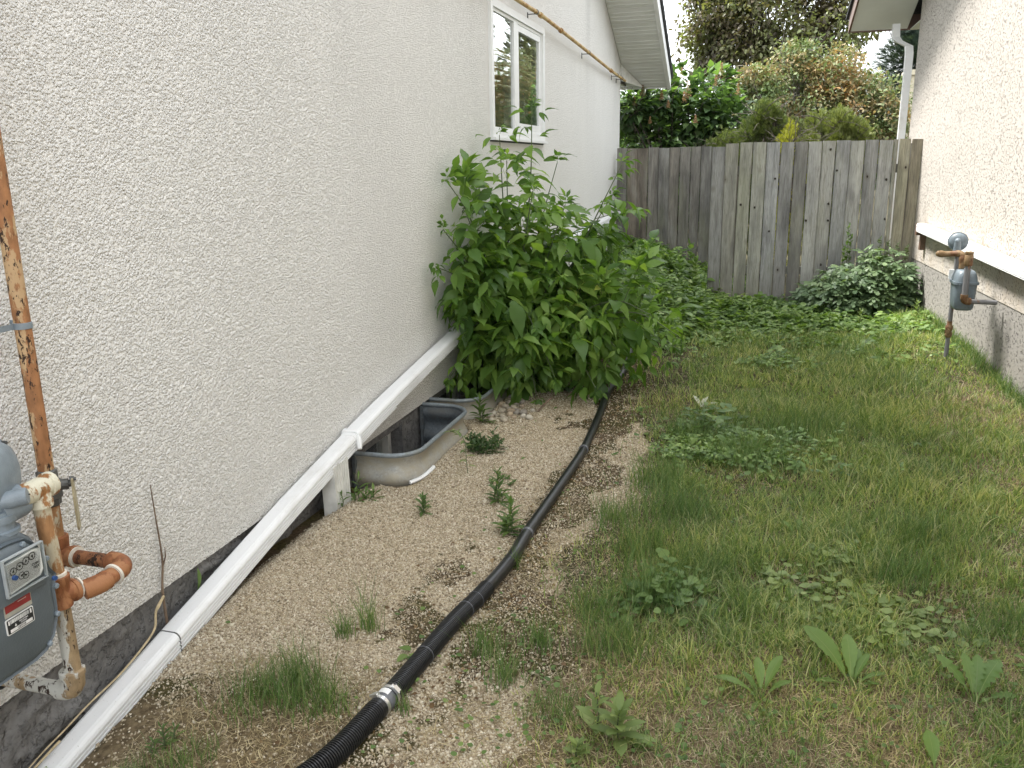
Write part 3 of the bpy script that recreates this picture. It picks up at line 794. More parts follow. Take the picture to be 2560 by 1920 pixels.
for (yy, zt) in ((1.62, None), (2.26, None)):
    zt = -.250+.2063*(yy-1.05) if yy < 1.68 else -.120+.2063*(yy-1.68)
    m = MB(); ds_run(m, [(.0195, yy, zt+.001), (.0195, yy+.004, zt+.002)], DW+.002, DH+.002); m.build("seam", M_bolt, DL)
# metal strap round the elbow, its free end sticking out
m = MB(); ds_run(m, [(.012, 3.725, .294), (.012, 3.752, .299)], DW+.016, DH*.55); 
m.tube([(.104, 3.73, .270), (.115, 3.715, .240), (.124, 3.698, .213)], [.014, .016, .012], 8)
m.build("strap", M_white, DL, True)
# upright stub that holds the pipe up
SP = empty("downspout_support", (.08, 3.52, -.06), "short upright piece of ribbed downspout propping the long one beside the window well", "downspout stub")
m = MB(); v = []; f = []
prof = []
for k in range(6):
    y = 3.44+k*.024
    prof += [(.118, y), (.118, y+.013), (.112, y+.017), (.112, y+.021)]
prof = [(.045, 3.44)]+prof+[(.118, 3.588), (.045, 3.588)]
n = len(prof)
for zz_, dx in ((-.09, .0), (.20, .012)):
    for (a, b) in prof: v.append((a-dx, b+dx*.8, zz_))
for k in range(n): j = (k+1) % n; f.append((k, j, n+j, n+k))
f.append(tuple(range(n))[::-1]); f.append(tuple(range(n, 2*n)))
m.add(v, f); m.build("pipe", M_white_old, SP)
# right house: downspout lying along the wall
DR = empty("downspout", (3.6, 8, .9), "white ribbed downspout running level along the right house wall above the gas meter", "downspout")
m = MB(); ds_run(m, [(wx(1)-.015, 1.0, .80), (wx(9.42)-.015, 9.42, .965)], .085, .085, out=(-1, -.046)); m.build("section", M_white, DR)
m = MB(); skew_box(m, 9.425, 9.50, .845, .955, .01, .09); skew_box(m, 9.40, 9.46, .70, .845, .002, .05); m.build("bracket", M_brown, DR)
# right house: vertical downspout at the far corner
DV = empty("downspout", (3.5, 10.8, 1), "white vertical downspout with bend at the far corner of the right house", "downspout")
m = MB()
def sq_tube(mb, pts, w_, d_):
    fr = frames(pts); v = []; f = []
    for (p, a, b) in fr:
        for (i, j) in ((-1, -1), (1, -1), (1, 1), (-1, 1)): v.append(p+Vector((w_*i/2, d_*j/2, 0)))
    for i in range(len(pts)-1):
        for k in range(4): j = (k+1) % 4; f.append((i*4+k, i*4+j, (i+1)*4+j, (i+1)*4+k))
    f.append((3, 2, 1, 0)); f.append(tuple(range(len(pts)*4-4, len(pts)*4))); mb.add(v, f)
sq_tube(m, [(3.50, 10.86, .1), (3.505, 10.86, 2.46)], .075, .075); m.build("lower_section", M_white, DV)
m = MB(); sq_tube(m, [(3.506, 10.86, 2.44), (3.506, 10.87, 2.72), (3.50, 10.9, 2.80), (3.40, 11.0, 2.87), (3.375, 11.05, 2.92), (3.37, 11.07, 3.06)], .079, .079); m.build("elbow", M_white, DV)

# ------------------------------------------------------------------ yellow gas pipe high on the left wall
GP = empty("gas_pipe", (.08, 9.5, 2.8), "thin yellow painted gas pipe running level above the window of the left house", "gas pipe")
pts = [(.075, 1.85, 2.86), (.075, 5.0, 2.855), (.075, 7.0, 2.85), (.08, 7.7, 2.848), (.08, 8.5, 2.828), (.08, 10.0, 2.782), (.08, 11.4, 2.735), (.08, 12.62, 2.71)]
MB().tube(spline(pts, 4), .017, 12).build("pipe", M_yellow, GP, True)
for (y, z) in ((7.72, 2.846), (8.52, 2.827), (11.42, 2.734)):
    MB().lathe((.08, y-.03, z), (0, 1, -.03), [(0, .017), (.001, .024), (.05, .024), (.06, .017)], 14).build("coupling", M_yellow, GP, True)
for (y, z) in ((7.55, 2.849), (9.9, 2.785), (11.9, 2.724), (12.3, 2.717)):
    m = MB(); m.lathe((.08, y, z), (0, 1, 0), [(0, .019), (.001, .0215), (.018, .0215), (.02, .019)], 12); m.box((.0, y, z-.06), (.006, y+.02, z+.0)); m.box((.0, y+.002, z-.012), (.08, y+.018, z-.018))
    m.build("clamp", M_bolt, GP, True)

# ------------------------------------------------------------------ rusty riser and bypass at the near left
GR = empty("gas_pipe", (.1, 1.75, .2), "rusty orange and cream gas riser with a bypass loop at the near left wall", "gas pipe")
RX, RY = .085, 1.825
PX, PY = .272, 1.626
MB().tube([(RX, RY, .775), (RX, RY, 2.845)], .0215, 24).build("riser", M_rust, GR, True)
def collar(mb, c, ax, r, l, n=24):
    mb.lathe(c, ax, [(-l/2, r*.9), (-l/2+.002, r), (l/2-.002, r), (l/2, r*.9)], n)
v_ = MB(); v_.lathe((RX, RY, .665), (0, 0, 1), [(0, .022), (.004, .027), (.02, .028), (.024, .033), (.075, .034), (.08, .028), (.105, .028), (.11, .022)], 8)
v_.lathe((RX+.02, RY+.01, .725), (.75, .6, 0), [(0, .016), (.03, .016), (.031, .01), (.042, .01)], 12)
vl = v_.build("ball_valve", M_valve, GR, False)
hd = MB(); hd.add([(RX+.055+dx, RY+.028+dy, z) for z, wd in ((.742, .012), (.715, .014), (.69, .02), (.60, .021), (.588, .016)) for dx, dy in ((-wd*.55, wd*.75), (wd*.55, -wd*.75), (wd*.55+.004, -wd*.75+.004), (-wd*.55+.004, wd*.75+.004))],
                  [(i*4+k, i*4+(k+1) % 4, i*4+4+(k+1) % 4, i*4+4+k) for i in range(4) for k in range(4)]+[(3, 2, 1, 0), (16, 17, 18, 19)])
hd.build("lever", M_handle, vl, False)
MB().lathe((RX+.045, RY+.032, .737), (.8, .6, 0), [(0, .009), (.012, .009), (.013, .005), (.017, .005)], 6).build("bolt", M_bolt, vl, False)
MB().tube([(RX, RY, .555), (RX, RY, .668)], .0205, 20).build("short_pipe", M_creamr, GR, True)
# lower tee on the riser, arm coming out of the wall side towards +x
m = MB(); m.lathe((RX, RY, .478), (0, 0, 1), [(0, .02), (.003, .029), (.06, .029), (.075, .031), (.09, .031), (.093, .024)], 22)
m.tube([(RX, RY, .510), (RX+.052, RY, .510)], .0285, 20); collar(m, (RX+.050, RY, .510), (1, 0, 0), .032, .018); m.build("tee", M_rust_o, GR, True)
m = MB(); m.tube([(RX+.058, RY, .510), (RX+.064, RY, .510)], .030, 20); m.build("sealant", M_seal, GR, True)
MB().tube([(RX+.06, RY, .510), (.275, RY, .510)], .0205, 20).build("cross_pipe", mk_rust("flaked_cross_pipe", (.30, .13, .06), (.20, .08, .04), .5, flake=2.4), GR, True)
# elbow turning back towards the front pipe
m = MB(); c0 = []
for k in range(9):
    t = R(90*k/8); c0.append((.285+.035*math.sin(t), RY-.035*(1-math.cos(t)), .510-.004*k/8))
m.tube([(.262, RY, .511)]+c0+[(.320, RY-.052, .505)], [.0285]+[.028]*9+[.0285], 20); m.build("elbow", M_rust_o, GR, True)
m = MB(); m.tube([(.3205, RY-.050, .505), (.3205, RY-.057, .504)], .0305, 20); m.build("sealant", M_seal, GR, True)
m = MB(); m.tube(spline([(.3205, RY-.057, .504), (.3205, RY-.078, .503), (.318, RY-.092, .5)], 4), [.0235]*9, 20); 
m.tube(spline([(.320, RY-.080, .502), (.316, RY-.105, .500), (.303, RY-.130, .498), (.296, RY-.142, .497)], 4), [.027+.001*(i % 2) for i in range(13)], 20)
m.build("elbow", M_rust_o, GR, True)
# front vertical pipe with tees
MB().tube([(PX, PY, .555), (PX, PY-.012, .775)], .0215, 22).build("upper_pipe", M_creamr, GR, True)
MB().tube([(PX, PY+.004, .265), (PX, PY, .49)], .0215, 22).build("lower_pipe", M_whitep, GR, True)
m = MB(); m.lathe((PX, PY, .474), (0, 0, 1), [(0, .021), (.003, .0295), (.018, .0295), (.022, .028), (.068, .028), (.072, .031), (.09, .031), (.093, .024)], 22)
m.tube([(PX, PY, .512), (PX+.006, PY+.042, .505)], .0285, 20); collar(m, (PX+.007, PY+.040, .505), (.14, 1, 0), .0315, .014); m.build("tee", M_rust_o, GR, True)
MB().tube([(PX+.008, PY+.048, .504), (PX+.009, PY+.053, .503)], .0302, 20).build("sealant", M_seal, GR, True)
m = MB(); m.lathe((PX, PY, .562), (0, 0, 1), [(0, .022), (.002, .0255), (.012, .0255), (.014, .022)], 20); m.build("sealant", M_seal, GR, True)
PYT = PY-.012
# upper white tee
m = MB(); m.lathe((PX, PYT, .765), (0, 0, 1), [(0, .022), (.003, .030), (.018, .0305), (.022, .028), (.06, .028)], 22)
m.tube([(PX, PYT-.075, .815), (PX, PYT+.036, .815)], .0285, 22); collar(m, (PX, PYT+.032, .815), (0, 1, 0), .0325, .02)
m.lathe((PX, PYT+.042, .815), (0, 1, 0), [(0, .026), (.006, .026), (.007, .012), (.012, .012)], 6)
m.lathe((PX+.026, PYT-.01, .822), (1, 0, 0), [(0, .006), (.005, .006)], 10); m.build("tee", M_cream, GR, True)
# bottom elbow into the wall
m = MB(); m.tube([(PX, PY, .285), (PX, PY, .262), (PX-.003, PY, .243), (PX-.012, PY, .228), (PX-.03, PY, .219), (PX-.052, PY, .216)], [.030, .030, .0305, .0305, .029, .028], 20)
collar(m, (PX, PY, .278), (0, 0, 1), .033, .018); m.build("elbow", M_whitep, GR, True)
MB().tube([(PX-.05, PY, .216), (-.01, PY+.012, .207)], .0205, 20).build("wall_pipe", M_whitep, GR, True)
m = MB(); m.lathe((.0, PY+.012, .207), (1, 0, 0), [(0, .036), (.006, .034), (.012, .024)], 18); m.build("flange", M_black, GR, True)
# wall bracket
m = MB(); m.lathe((RX, RY, 1.183), (0, 0, 1), [(0, .0215), (.001, .0245), (.017, .0245), (.018, .0215)], 24)
m.box((RX-.01, RY-.11, 1.184), (RX-.006, RY-.02, 1.20)); m.box((.0, RY-.125, 1.18), (RX-.006, RY-.108, 1.204)); m.box((.001, RY-.18, 1.176), (.005, RY-.108, 1.207))
m.box((.02, RY+.02, 1.1835), (RX, RY+.026, 1.2005))
m.build("clamp", M_meter_l, GR, True)

# ------------------------------------------------------------------ near gas meter
GM = empty("gas_meter", (.22, 1.45, .3), "large grey gas meter with white dial face at the near left edge", "gas meter")
body = [(1.30, .75), (1.47, .752), (1.515, .745), (1.548, .715), (1.57, .665), (1.578, .63), (1.596, .605), (1.590, .588), (1.583, .57),
        (1.582, .51), (1.576, .475), (1.558, .435), (1.528, .408), (1.49, .399), (1.30, .399), (1.18, .405), (1.13, .45), (1.13, .64), (1.18, .73)]
m = MB(); m.prism(body, 0, .13, .30, .012); bd = m.build("body", M_meter, GM, True)
m = MB(); m.prism([(y*.93+1.37*.07, z*.93+.56*.07) for y, z in body], 0, .2995, .326, .022); m.build("front_cover", M_meter, bd, True)
# raised upper panel round the dial
m = MB(); m.prism([(1.20, .70), (1.515, .705), (1.54, .66), (1.545, .60), (1.20, .595)], 0, .3255, .333, .004); m.build("raised_panel", M_meter, bd, True)
# dial
dl = MB(); dl.prism([(1.425, .625), (1.515, .632), (1.526, .645), (1.526, .70), (1.50, .706), (1.425, .70)], 0, .333, .341); dial = dl.build("dial_face", M_dial, GM)
mk = MB()
def ringmark(mb, y, z, r, x=.3415, t=.0009):
    n = 20
    v = [(x, y+(r+s*t)*math.cos(2*math.pi*k/n), z+(r+s*t)*math.sin(2*math.pi*k/n)) for s in (-1, 1) for k in range(n)]
    mb.add(v, [(k, (k+1) % n, n+(k+1) % n, n+k) for k in range(n)])
for i, (y, z) in enumerate(((1.441, .677), (1.461, .682), (1.480, .687), (1.499, .691))):
    ringmark(mk, y, z, .0093)
    a = 1.2+i*1.3
    mk.add([(.3418, y+.0075*math.cos(a), z+.0075*math.sin(a)), (.3418, y+.004*math.cos(a+2.2), z+.004*math.sin(a+2.2)), (.3418, y+.004*math.cos(a-2.2), z+.004*math.sin(a-2.2))], [(0, 1, 2)])
    for k in range(10):
        t = 2*math.pi*k/10; cy_, cz_ = y+.0078*math.cos(t), z+.0078*math.sin(t); mk.box((.3413, cy_-.0007, cz_-.0007), (.3416, cy_+.0007, cz_+.0007))
for (y, z, a) in ((1.462, .657, .6), (1.474, .653, 2.4)):
    ringmark(mk, y, z, .0085)
    mk.add([(.3418, y+.007*math.cos(a), z+.007*math.sin(a)), (.3418, y+.004*math.cos(a+2.2), z+.004*math.sin(a+2.2)), (.3418, y+.004*math.cos(a-2.2), z+.004*math.sin(a-2.2))], [(0, 1, 2)])
mk.build("dial_markings", M_ink, dial)
def text(name, s, size, y, z, x, mat, parent, rz=0):
    """lettering lying on a face that looks towards +x"""
    cu = bpy.data.curves.new(name, 'FONT'); cu.body = s; cu.size = size; cu.extrude = .0002; cu.align_x = 'CENTER'; cu.align_y = 'CENTER'
    t = bpy.data.objects.new(name+"_tmp", cu); col.objects.link(t)
    bpy.context.view_layer.update()
    me = bpy.data.meshes.new_from_object(t)
    V = np.zeros(len(me.vertices)*3); me.vertices.foreach_get("co", V); V = V.reshape(-1, 3)
    F = [tuple(p.vertices) for p in me.polygons]
    bpy.data.objects.remove(t); bpy.data.meshes.remove(me)
    W_ = np.stack([x+V[:, 2], y+V[:, 0], z+V[:, 1]], 1)
    return raw_mesh(name, W_, F, mat, parent)
text("lettering", "CUBIC\nFEET", .0085, 1.507, .664, .3418, M_ink, dial)
cv = MB(); cv.rbox((.341, 1.418, .620), (.349, 1.534, .713), .008, 3, 0); cv.build("dial_cover", M_clear, GM, True)
cv = MB(); ring(cv, 1.416, 1.536, .618, .715, .334, .343, .003); cv.build("cover_rim", simple("cloudy_plastic", (.42, .45, .46), .3), GM)
for (y, z) in ((1.425, .672), (1.535, .616)):
    m = MB(); m.tube([(.335, y, z), (.362, y, z)], .0075, 14); sc = m.build("cover_screw", M_clear, GM, True)
    MB().tube([(.358, y, z), (.366, y, z)], .006, 14).build("seal", M_blue, sc, True)
# plates
m = MB(); m.prism([(1.410, .566), (1.489, .566), (1.489, .606), (1.410, .606)], 0, .326, .3285); pl = m.build("name_plate", M_beigeplate, GM)
m = MB(); m.box((.3286, 1.412, .5775), (.3291, 1.487, .604)); m.build("red_field", M_red, pl)
m = MB()
for k in range(2): m.box((.3292, 1.419+k*.03, .597-k*.005), (.3296, 1.440+k*.034, .5985-k*.005))
for k in range(6): m.box((.3287, 1.415+k*.012, .570), (.3290, 1.422+k*.012, .5715))
m.box((.3292, 1.455, .5985), (.3297, 1.483, .6025)); m.build("print", M_beigeplate, pl)
m = MB(); m.rbox((.326, 1.408, .521), (.3285, 1.489, .562), .004, 3, 0); p2 = m.build("serial_plate", M_sticker, GM)
m = MB(); m.rbox((.3286, 1.4105, .5235), (.3291, 1.4865, .5595), .003, 3, 0); m.build("black_field", M_ink, p2)
m = MB(); 
random.seed(3); y = 1.420
while y < 1.475:
    wd = random.choice((.0006, .0012, .002)); m.box((.3292, y, .5475), (.3296, y+wd, .5575)); y += wd+random.choice((.0008, .0014))
m.box((.3292, 1.414, .5465), (.3296, 1.418, .5575)); m.box((.3292, 1.478, .5465), (.3296, 1.4825, .5575)); m.box((.3292, 1.417, .5255), (.3296, 1.482, .5335))
m.add([(.3296, 1.430, .5365), (.3296, 1.4365, .5365), (.3296, 1.4335, .5435)], [(0, 1, 2)]); m.build("barcode", M_sticker, p2)
text("lettering", "MANITOBA\nHYDRO", .0052, 1.457, .5405, .3297, M_sticker, p2)
text("lettering", "1089738", .0075, 1.449, .5295, .3298, M_ink, p2)
# neck and regulator above the meter
m = MB(); m.lathe((.255, 1.50, .742), (0, 0, 1), [(0, .045), (.01, .045), (.012, .036), (.03, .036), (.032, .042), (.05, .042), (.052, .03)], 22); m.build("union_nut", M_meter_l, GM, True)
rg = MB(); rg.lathe((.222, 1.518, .870), (1, .35, .0), [(-.06, .085), (-.012, .098), (-.01, .106), (.012, .106), (.014, .098), (.035, .088), (.05, .062), (.058, .02)], 32)
rg_ = rg.build("regulator", M_meter_l, GM, True)
for k in range(10):
    m = MB(); t = 2*math.pi*k/10+.2; b_ = Vector((0, -.33, .0)); ax = Vector((1, .35, 0)).normalized(); a_ = ax.cross(Vector((0, 0, 1))).normalized(); c_ = ax.cross(a_)
    p = Vector((.222, 1.518, .870))+ax*.012+(a_*math.cos(t)+c_*math.sin(t))*.098; m.lathe(p, ax, [(0, .0065), (.012, .0065), (.014, .004)], 8)
    m.build("bolt", M_bolt, rg_, True)
for y_, z_ in ((1.215, .715), (1.36, .735), (1.50, .728), (1.562, .66), (1.578, .575), (1.568, .50), (1.53, .435)):
    MB().lathe((.318, y_*.985+.018, z_*.985+.004), (1, 0, 0), [(0, .0075), (.008, .0075), (.010, .005)], 6).build("bolt", M_meter_l, bd)
m = MB(); m.tube([(.235, 1.455, .805), (.275, 1.56, .825), ], [.034, .026], 16); m.tube([(.26, 1.50, .79), (.27, 1.56, .795)], [.034, .03], 16); m.ball((.268, 1.56, .79), (.026, .026, .026), 8)
m.lathe((.30, 1.525, .828), (.75, .55, .1), [(-.04, .022), (.018, .022), (.022, .019)], 18); m.tube([(.25, 1.50, .78), (.25, 1.50, .80)], .04, 16)
m.build("valve_body", M_meter_l, rg_, True)
m = MB()
for s_ in (-1, 1): m.ball((.317, 1.5375+s_*.006, .831+s_*.001), .002, 4)
m.build("plug_holes", M_black, rg_, True)

# ------------------------------------------------------------------ far gas meter on the right wall
G2 = empty("gas_meter", (3.5, 7.0, .3), "small blue grey gas meter with round regulator on the right house wall", "gas meter")
mc = [(3.415, 3.57), (6.85, 7.06)]
def rsec(x0, x1, y0, y1, r, n=5):
    o = []
    for cx, cy, a0 in ((x1-r, y1-r, 0), (x0+r, y1-r, 90), (x0+r, y0+r, 180), (x1-r, y0+r, 270)):
        for k in range(n+1): t = R(a0+90*k/n); o.append((cx+r*math.cos(t), cy+r*math.sin(t)))
    return o
def loft(mb, secs):
    """secs: list (z, inset)"""
    v = []; f = []; n = None
    for z, d in secs:
        p = rsec(mc[0][0]+d, mc[0][1]-d, mc[1][0]+d, mc[1][1]-d, .035); n = len(p); v += [(a_, b_, z) for a_, b_ in p]
    for i in range(len(secs)-1):
        for k in range(n): j = (k+1) % n; f.append((i*n+k, i*n+j, (i+1)*n+j, (i+1)*n+k))
    f.append(tuple(range(n))[::-1]); f.append(tuple(range((len(secs)-1)*n, len(secs)*n))); mb.add(v, f)
M_meter_d = simple("blue_grey_meter_paint", (.15, .185, .21), .4, 0, .12, 20, .001, 140)
m = MB(); loft(m, [(.500, .030), (.506, .018), (.525, .010), (.60, .006), (.694, .002)]); m.build("lower_body", M_meter_d, G2, True)
m = MB(); loft(m, [(.712, .001), (.745, .006), (.772, .014), (.79, .024), (.797, .04)]); m.build("top_cover", M_meter_d, G2, True)
m = MB(); loft(m, [(.694, -.007), (.712, -.007)]); m.build("flange", M_meter_d, G2)
for y_ in (6.90, 7.0): MB().lathe((3.49, y_, .79), (0, 0, 1), [(0, .022), (.02, .022), (.021, .016), (.035, .016)], 12).build("connection", M_meter_d, G2, True)
m = MB(); m.lathe((3.462, 7.16, .982), (-.25, -1, .10), [(-.035, .04), (-.012, .060), (-.010, .071), (.006, .071), (.008, .062), (.018, .056), (.026, .03)], 28); m.build("regulator", M_meter_d, G2, True)
m = MB(); m.tube([(3.452, 7.12, .915), (3.452, 7.115, .985)], [.026, .022], 14); m.ball((3.452, 7.115, .988), .0235, 8); m.lathe((3.452, 7.12, .905), (0, 0, 1), [(0, .029), (.022, .029)], 12); m.build("vent_neck", M_meter_d, G2, True)
m = MB(); m.box((3.405, 7.062, .71), (3.44, 7.075, .78)); m.build("tag", M_sticker, G2)
GQ = empty("gas_pipe", (3.5, 7.2, .0), "grey and brass gas pipework around the small meter on the right wall", "gas pipe")
qx, qy = 3.478, 7.2
MB().tube([(qx, qy, -.05), (qx, qy, .90)], .0165, 14).build("riser", M_pipe_r, GQ, True)
m = MB(); m.lathe((qx, qy, .235), (0, 0, 1), [(0, .017), (.01, .026), (.03, .028), (.05, .020), (.07, .028), (.09, .028), (.10, .019), (.13, .019)], 12); m.lathe((qx, qy, .29), (-.5, -1, 0), [(0, .014), (.03, .014), (.032, .02), (.042, .02)], 8); m.build("valve", M_brass, GQ, True)
m = MB(); m.lathe((qx, qy, .862), (0, 0, 1), [(0, .017), (.004, .025), (.03, .025)], 10); m.build("union", M_pipe_r, GQ, True)
pth = [(3.315, 7.02, .902), (3.36, 7.02, .900), (3.42, 7.01, .905), (3.455, 6.99, .905), (3.466, 6.98, .895), (3.468, 6.975, .86), (3.468, 6.97, .80)]
m = MB(); m.tube(spline(pth, 4), [.0215+.004*((i//3) % 3 == 0) for i in range(25)], 12); m.ball((3.312, 7.02, .902), .0225, 6); m.build("brass_arm", M_brass, GQ, True)
m = MB(); m.lathe((3.472, 6.80, .84), (0, 0, 1), [(0, .026), (.005, .030), (.075, .030), (.08, .026), (.085, .029), (.10, .029), (.102, .018)], 12); m.build("coupling", M_brass, GQ, True)
MB().tube([(3.472, 6.80, .61), (3.472, 6.80, .85)], .0205, 14).build("drop_pipe", M_pipe_r, GQ, True)
m = MB(); m.tube([(3.472, 6.80, .632), (3.472, 6.80, .605), (3.477, 6.803, .590), (3.49, 6.808, .582), (3.515, 6.815, .580)], .0265, 12); m.build("elbow", M_brass, GQ, True)
MB().tube([(3.51, 6.813, .580), (3.70, 6.86, .569)], .0175, 12).build("wall_pipe", M_pipe_r, GQ, True)

# ------------------------------------------------------------------ fence
def boards(name, mat, parent, x0, x1, y, z0, ztop, bw, th=.023, gap=.0095, jit=.006, fy=None, seed=1):
    r_ = random.Random(seed); m = MB(); x = x0
    while x < x1-.03:
        wd = min(bw*(1+r_.uniform(-.06, .05)), x1-x); g = gap*r_.uniform(.5, 1.8)
        yy = (fy(x) if fy else y)+r_.uniform(-.004, .004); zt = (ztop(x) if callable(ztop) else ztop)+r_.uniform(-jit, jit)
        rot = Matrix.Rotation(R(r_.uniform(-.15, .15)), 3, 'Y') @ Matrix.Rotation(R(r_.uniform(-1.6, 1.6)), 3, 'Z')
        a = (x+g/2, yy, z0+r_.uniform(-.01, .01)); b = (x+wd-g/2, yy+th, zt)
        # subdivided board with slight cup and bow
        n = 10; v = []; f = []; cx = (a[0]+b[0])/2; bow = r_.uniform(-.006, .006); cup = r_.uniform(-.002, .003); side = r_.uniform(-.004, .004)
        for k in range(n+1):
            t = k/n; z = a[2]+(b[2]-a[2])*t; s = math.sin(math.pi*t)
            for (px, py) in ((a[0], a[1]+cup+.006), (a[0]+.006, a[1]+cup*.6), (cx, a[1]-cup), (b[0]-.006, a[1]+cup*.6), (b[0], a[1]+cup+.006), (b[0], b[1]), (a[0], b[1])):
                v.append(Vector((px+side*s, py+bow*s, z)))
        for k in range(n):
            for q in range(7): j = (q+1) % 7; f.append((k*7+q, k*7+j, (k+1)*7+j, (k+1)*7+q))
        f.append((6, 5, 4, 3, 2, 1, 0)); f.append(tuple(range(n*7, n*7+7)))
        c = Vector((cx, yy, (a[2]+b[2])/2)); v = [rot @ (p-c)+c for p in v]
        m.add(v, f); x += wd
    return m.build(name, mat, parent)
FG = empty("wooden_fence", (2.5, 10, 0), "front section of weathered grey board fence reaching the right house", "fence")
boards("board_panel", M_wood, FG, 1.465, 3.37, 10.0, -.02, lambda x: 1.785 if x > 1.58 else 1.752, .147, seed=4)
boards("end_boards", M_wood_w, FG, 3.375, 3.605, 9.985, -.02, 1.79, .118, seed=9)
for z in (.35, 1.45): MB().box((1.47, 10.035, z), (3.6, 10.075, z+.09)).build("rail", M_wood_b, FG)
MB().box((3.50, 10.08, -.1), (3.59, 10.17, 1.75)).build("post", M_wood_b, FG)
M_knot = simple("dark_knot", (.035, .027, .02), .8)
kr = random.Random(12)
for (x, z) in ((2.70,1.70),(2.78,1.48),(2.72,1.13),(2.73,.95),(2.69,.47),(2.73,.33),(1.95,1.09),(2.12,.83),(3.28,1.38),(3.3,.97),(3.46,1.09),(3.42,.62),(2.15,1.40),(1.80,1.12),(2.50,.95)):
    pts = []
    for k in range(10):
        t = 2*math.pi*k/10; rr = kr.uniform(.008, .014); pts.append((x+rr*math.cos(t), z+rr*1.2*math.sin(t)))
    MB().prism(pts, 1, 9.985, 10.01).build("knot", M_knot, FG)
FB = empty("wooden_fence", (.7, 12.3, 0), "rear section of darker brown board fence between the left house and the front section", "fence")
boards("board_panel", M_wood_b, FB, .03, 1.86, 12.3, -.02, 1.785, .143, gap=.004, seed=5)
for z in (.35, 1.45): MB().box((.03, 12.335, z), (1.86, 12.375, z+.09)).build("rail", M_wood_b, FB)
# ------------------------------------------------------------------ sump hose
HS = empty("discharge_hose", (1.0, 3, 0), "black corrugated drain hose snaking along the gravel", "hose")
hp = [(.62, 1.05), (.80, 1.42), (.94, 1.72), (.99, 1.98), (1.015, 2.22), (1.043, 2.52), (1.072, 2.75), (1.10, 3.05), (1.100, 3.32), (1.113, 3.82), (1.122, 4.38), (1.112, 4.72), (1.085, 5.2), (1.050, 5.74), (1.058, 6.3), (1.02, 7.0), (.9, 7.6)]
HP = spline([(x, y, g1(x, y)+.034) for x, y in hp], 40)
def arc_resample(P, step):
    d = [0]
    for i in range(1, len(P)): d.append(d[-1]+(P[i]-P[i-1]).length)
    o = []; s = 0; i = 0
    while s < d[-1]:
        while d[i+1] < s: i += 1
        t = (s-d[i])/(d[i+1]-d[i]+1e-12); o.append(P[i].lerp(P[i+1], t)); s += step
    return o
A = arc_resample(HP, .0016)
ic = min(range(len(A)), key=lambda i: abs(A[i].y-2.035)); i2 = min(range(len(A)), key=lambda i: abs(A[i].y-2.80))
def rib(i0, i1, r0, dr, per):
    pts = A[i0:i1]; return pts, [r0+dr*(1 if (i % per) < per*.6 else -1) for i in range(len(pts))]
p, r_ = rib(0, ic-28, .0315, .0022, 5); MB().tube(p, r_, 22).build("ribbed_section", M_hose, HS, True)
p, r_ = rib(ic+28, i2, .0300, .0018, 5); MB().tube(p, r_, 22).build("ribbed_section", M_hose, HS, True)
p = A[i2::8]; MB().tube(p, [.0275-.0045*min(1, i/120)+.0008*((i % 2)*2-1) for i in range(len(p))], 20).build("smooth_section", M_hose, HS, True)
for yy in (3.32, 4.48, 3.31):
    if yy == 3.31: continue
    i = min(range(len(A)), key=lambda i: abs(A[i].y-yy)); MB().tube(A[i-8:i+8:4], .0275, 20).build("joint_ring", M_coup, HS, True)
for yy in (2.30, 2.62, 2.70):
    i = min(range(len(A)), key=lambda i: abs(A[i].y-yy)); MB().tube(A[i:i+2], .0332, 20).build("tie", M_coup, HS, True)
cpl = MB().tube(A[ic-30:ic+30:6], [.0285, .0285, .0285, .029, .0325, .0335, .0325, .029, .0285, .0285], 24).build("coupling", M_coup, HS, True)
for off in (-19, 15):
    P0 = A[ic+off]; ax = (A[ic+off+4]-P0).normalized()
    MB().tube(A[ic+off-15 if off < 0 else ic+off:ic+off+2 if off < 0 else ic+off+22:2], .0322, 22).build("cuff", M_hose, HS, True)
    m = MB(); m.lathe(P0, ax, [(0, .0325), (.0005, .0342), (.0125, .0342), (.013, .0325)], 26)
    up = Vector((-.45 if off < 0 else .75, -.25, .86)).normalized(); up = (up-ax*up.dot(ax)).normalized(); sd_ = ax.cross(up)
    c = P0+ax*.0065+up*.037
    Rm = Matrix((sd_, ax, up)).transposed()
    m.box(c-Vector((.011, .008, .005)), c+Vector((.011, .008, .005)), Rm, c)
    m.lathe(c-sd_*.02, sd_, [(0, .005), (.012, .005), (.013, .003), (.034, .003)], 8)
    m.build("clamp", M_clamp, cpl, True)
P0 = A[ic+4]; ax = (A[ic+8]-P0).normalized(); up = Vector((-.1, -.3, .95)); up = (up-ax*up.dot(ax)).normalized(); sd_ = ax.cross(up)
v = []
for k in range(7):
    t = R(-32+64*k/6)
    for a_ in (-.012, .012): v.append(P0+ax*a_+(up*math.cos(t)+sd_*math.sin(t))*.0345)
MB().add(v, [(2*k, 2*k+1, 2*k+3, 2*k+2) for k in range(6)]).build("sticker", M_sticker, cpl)

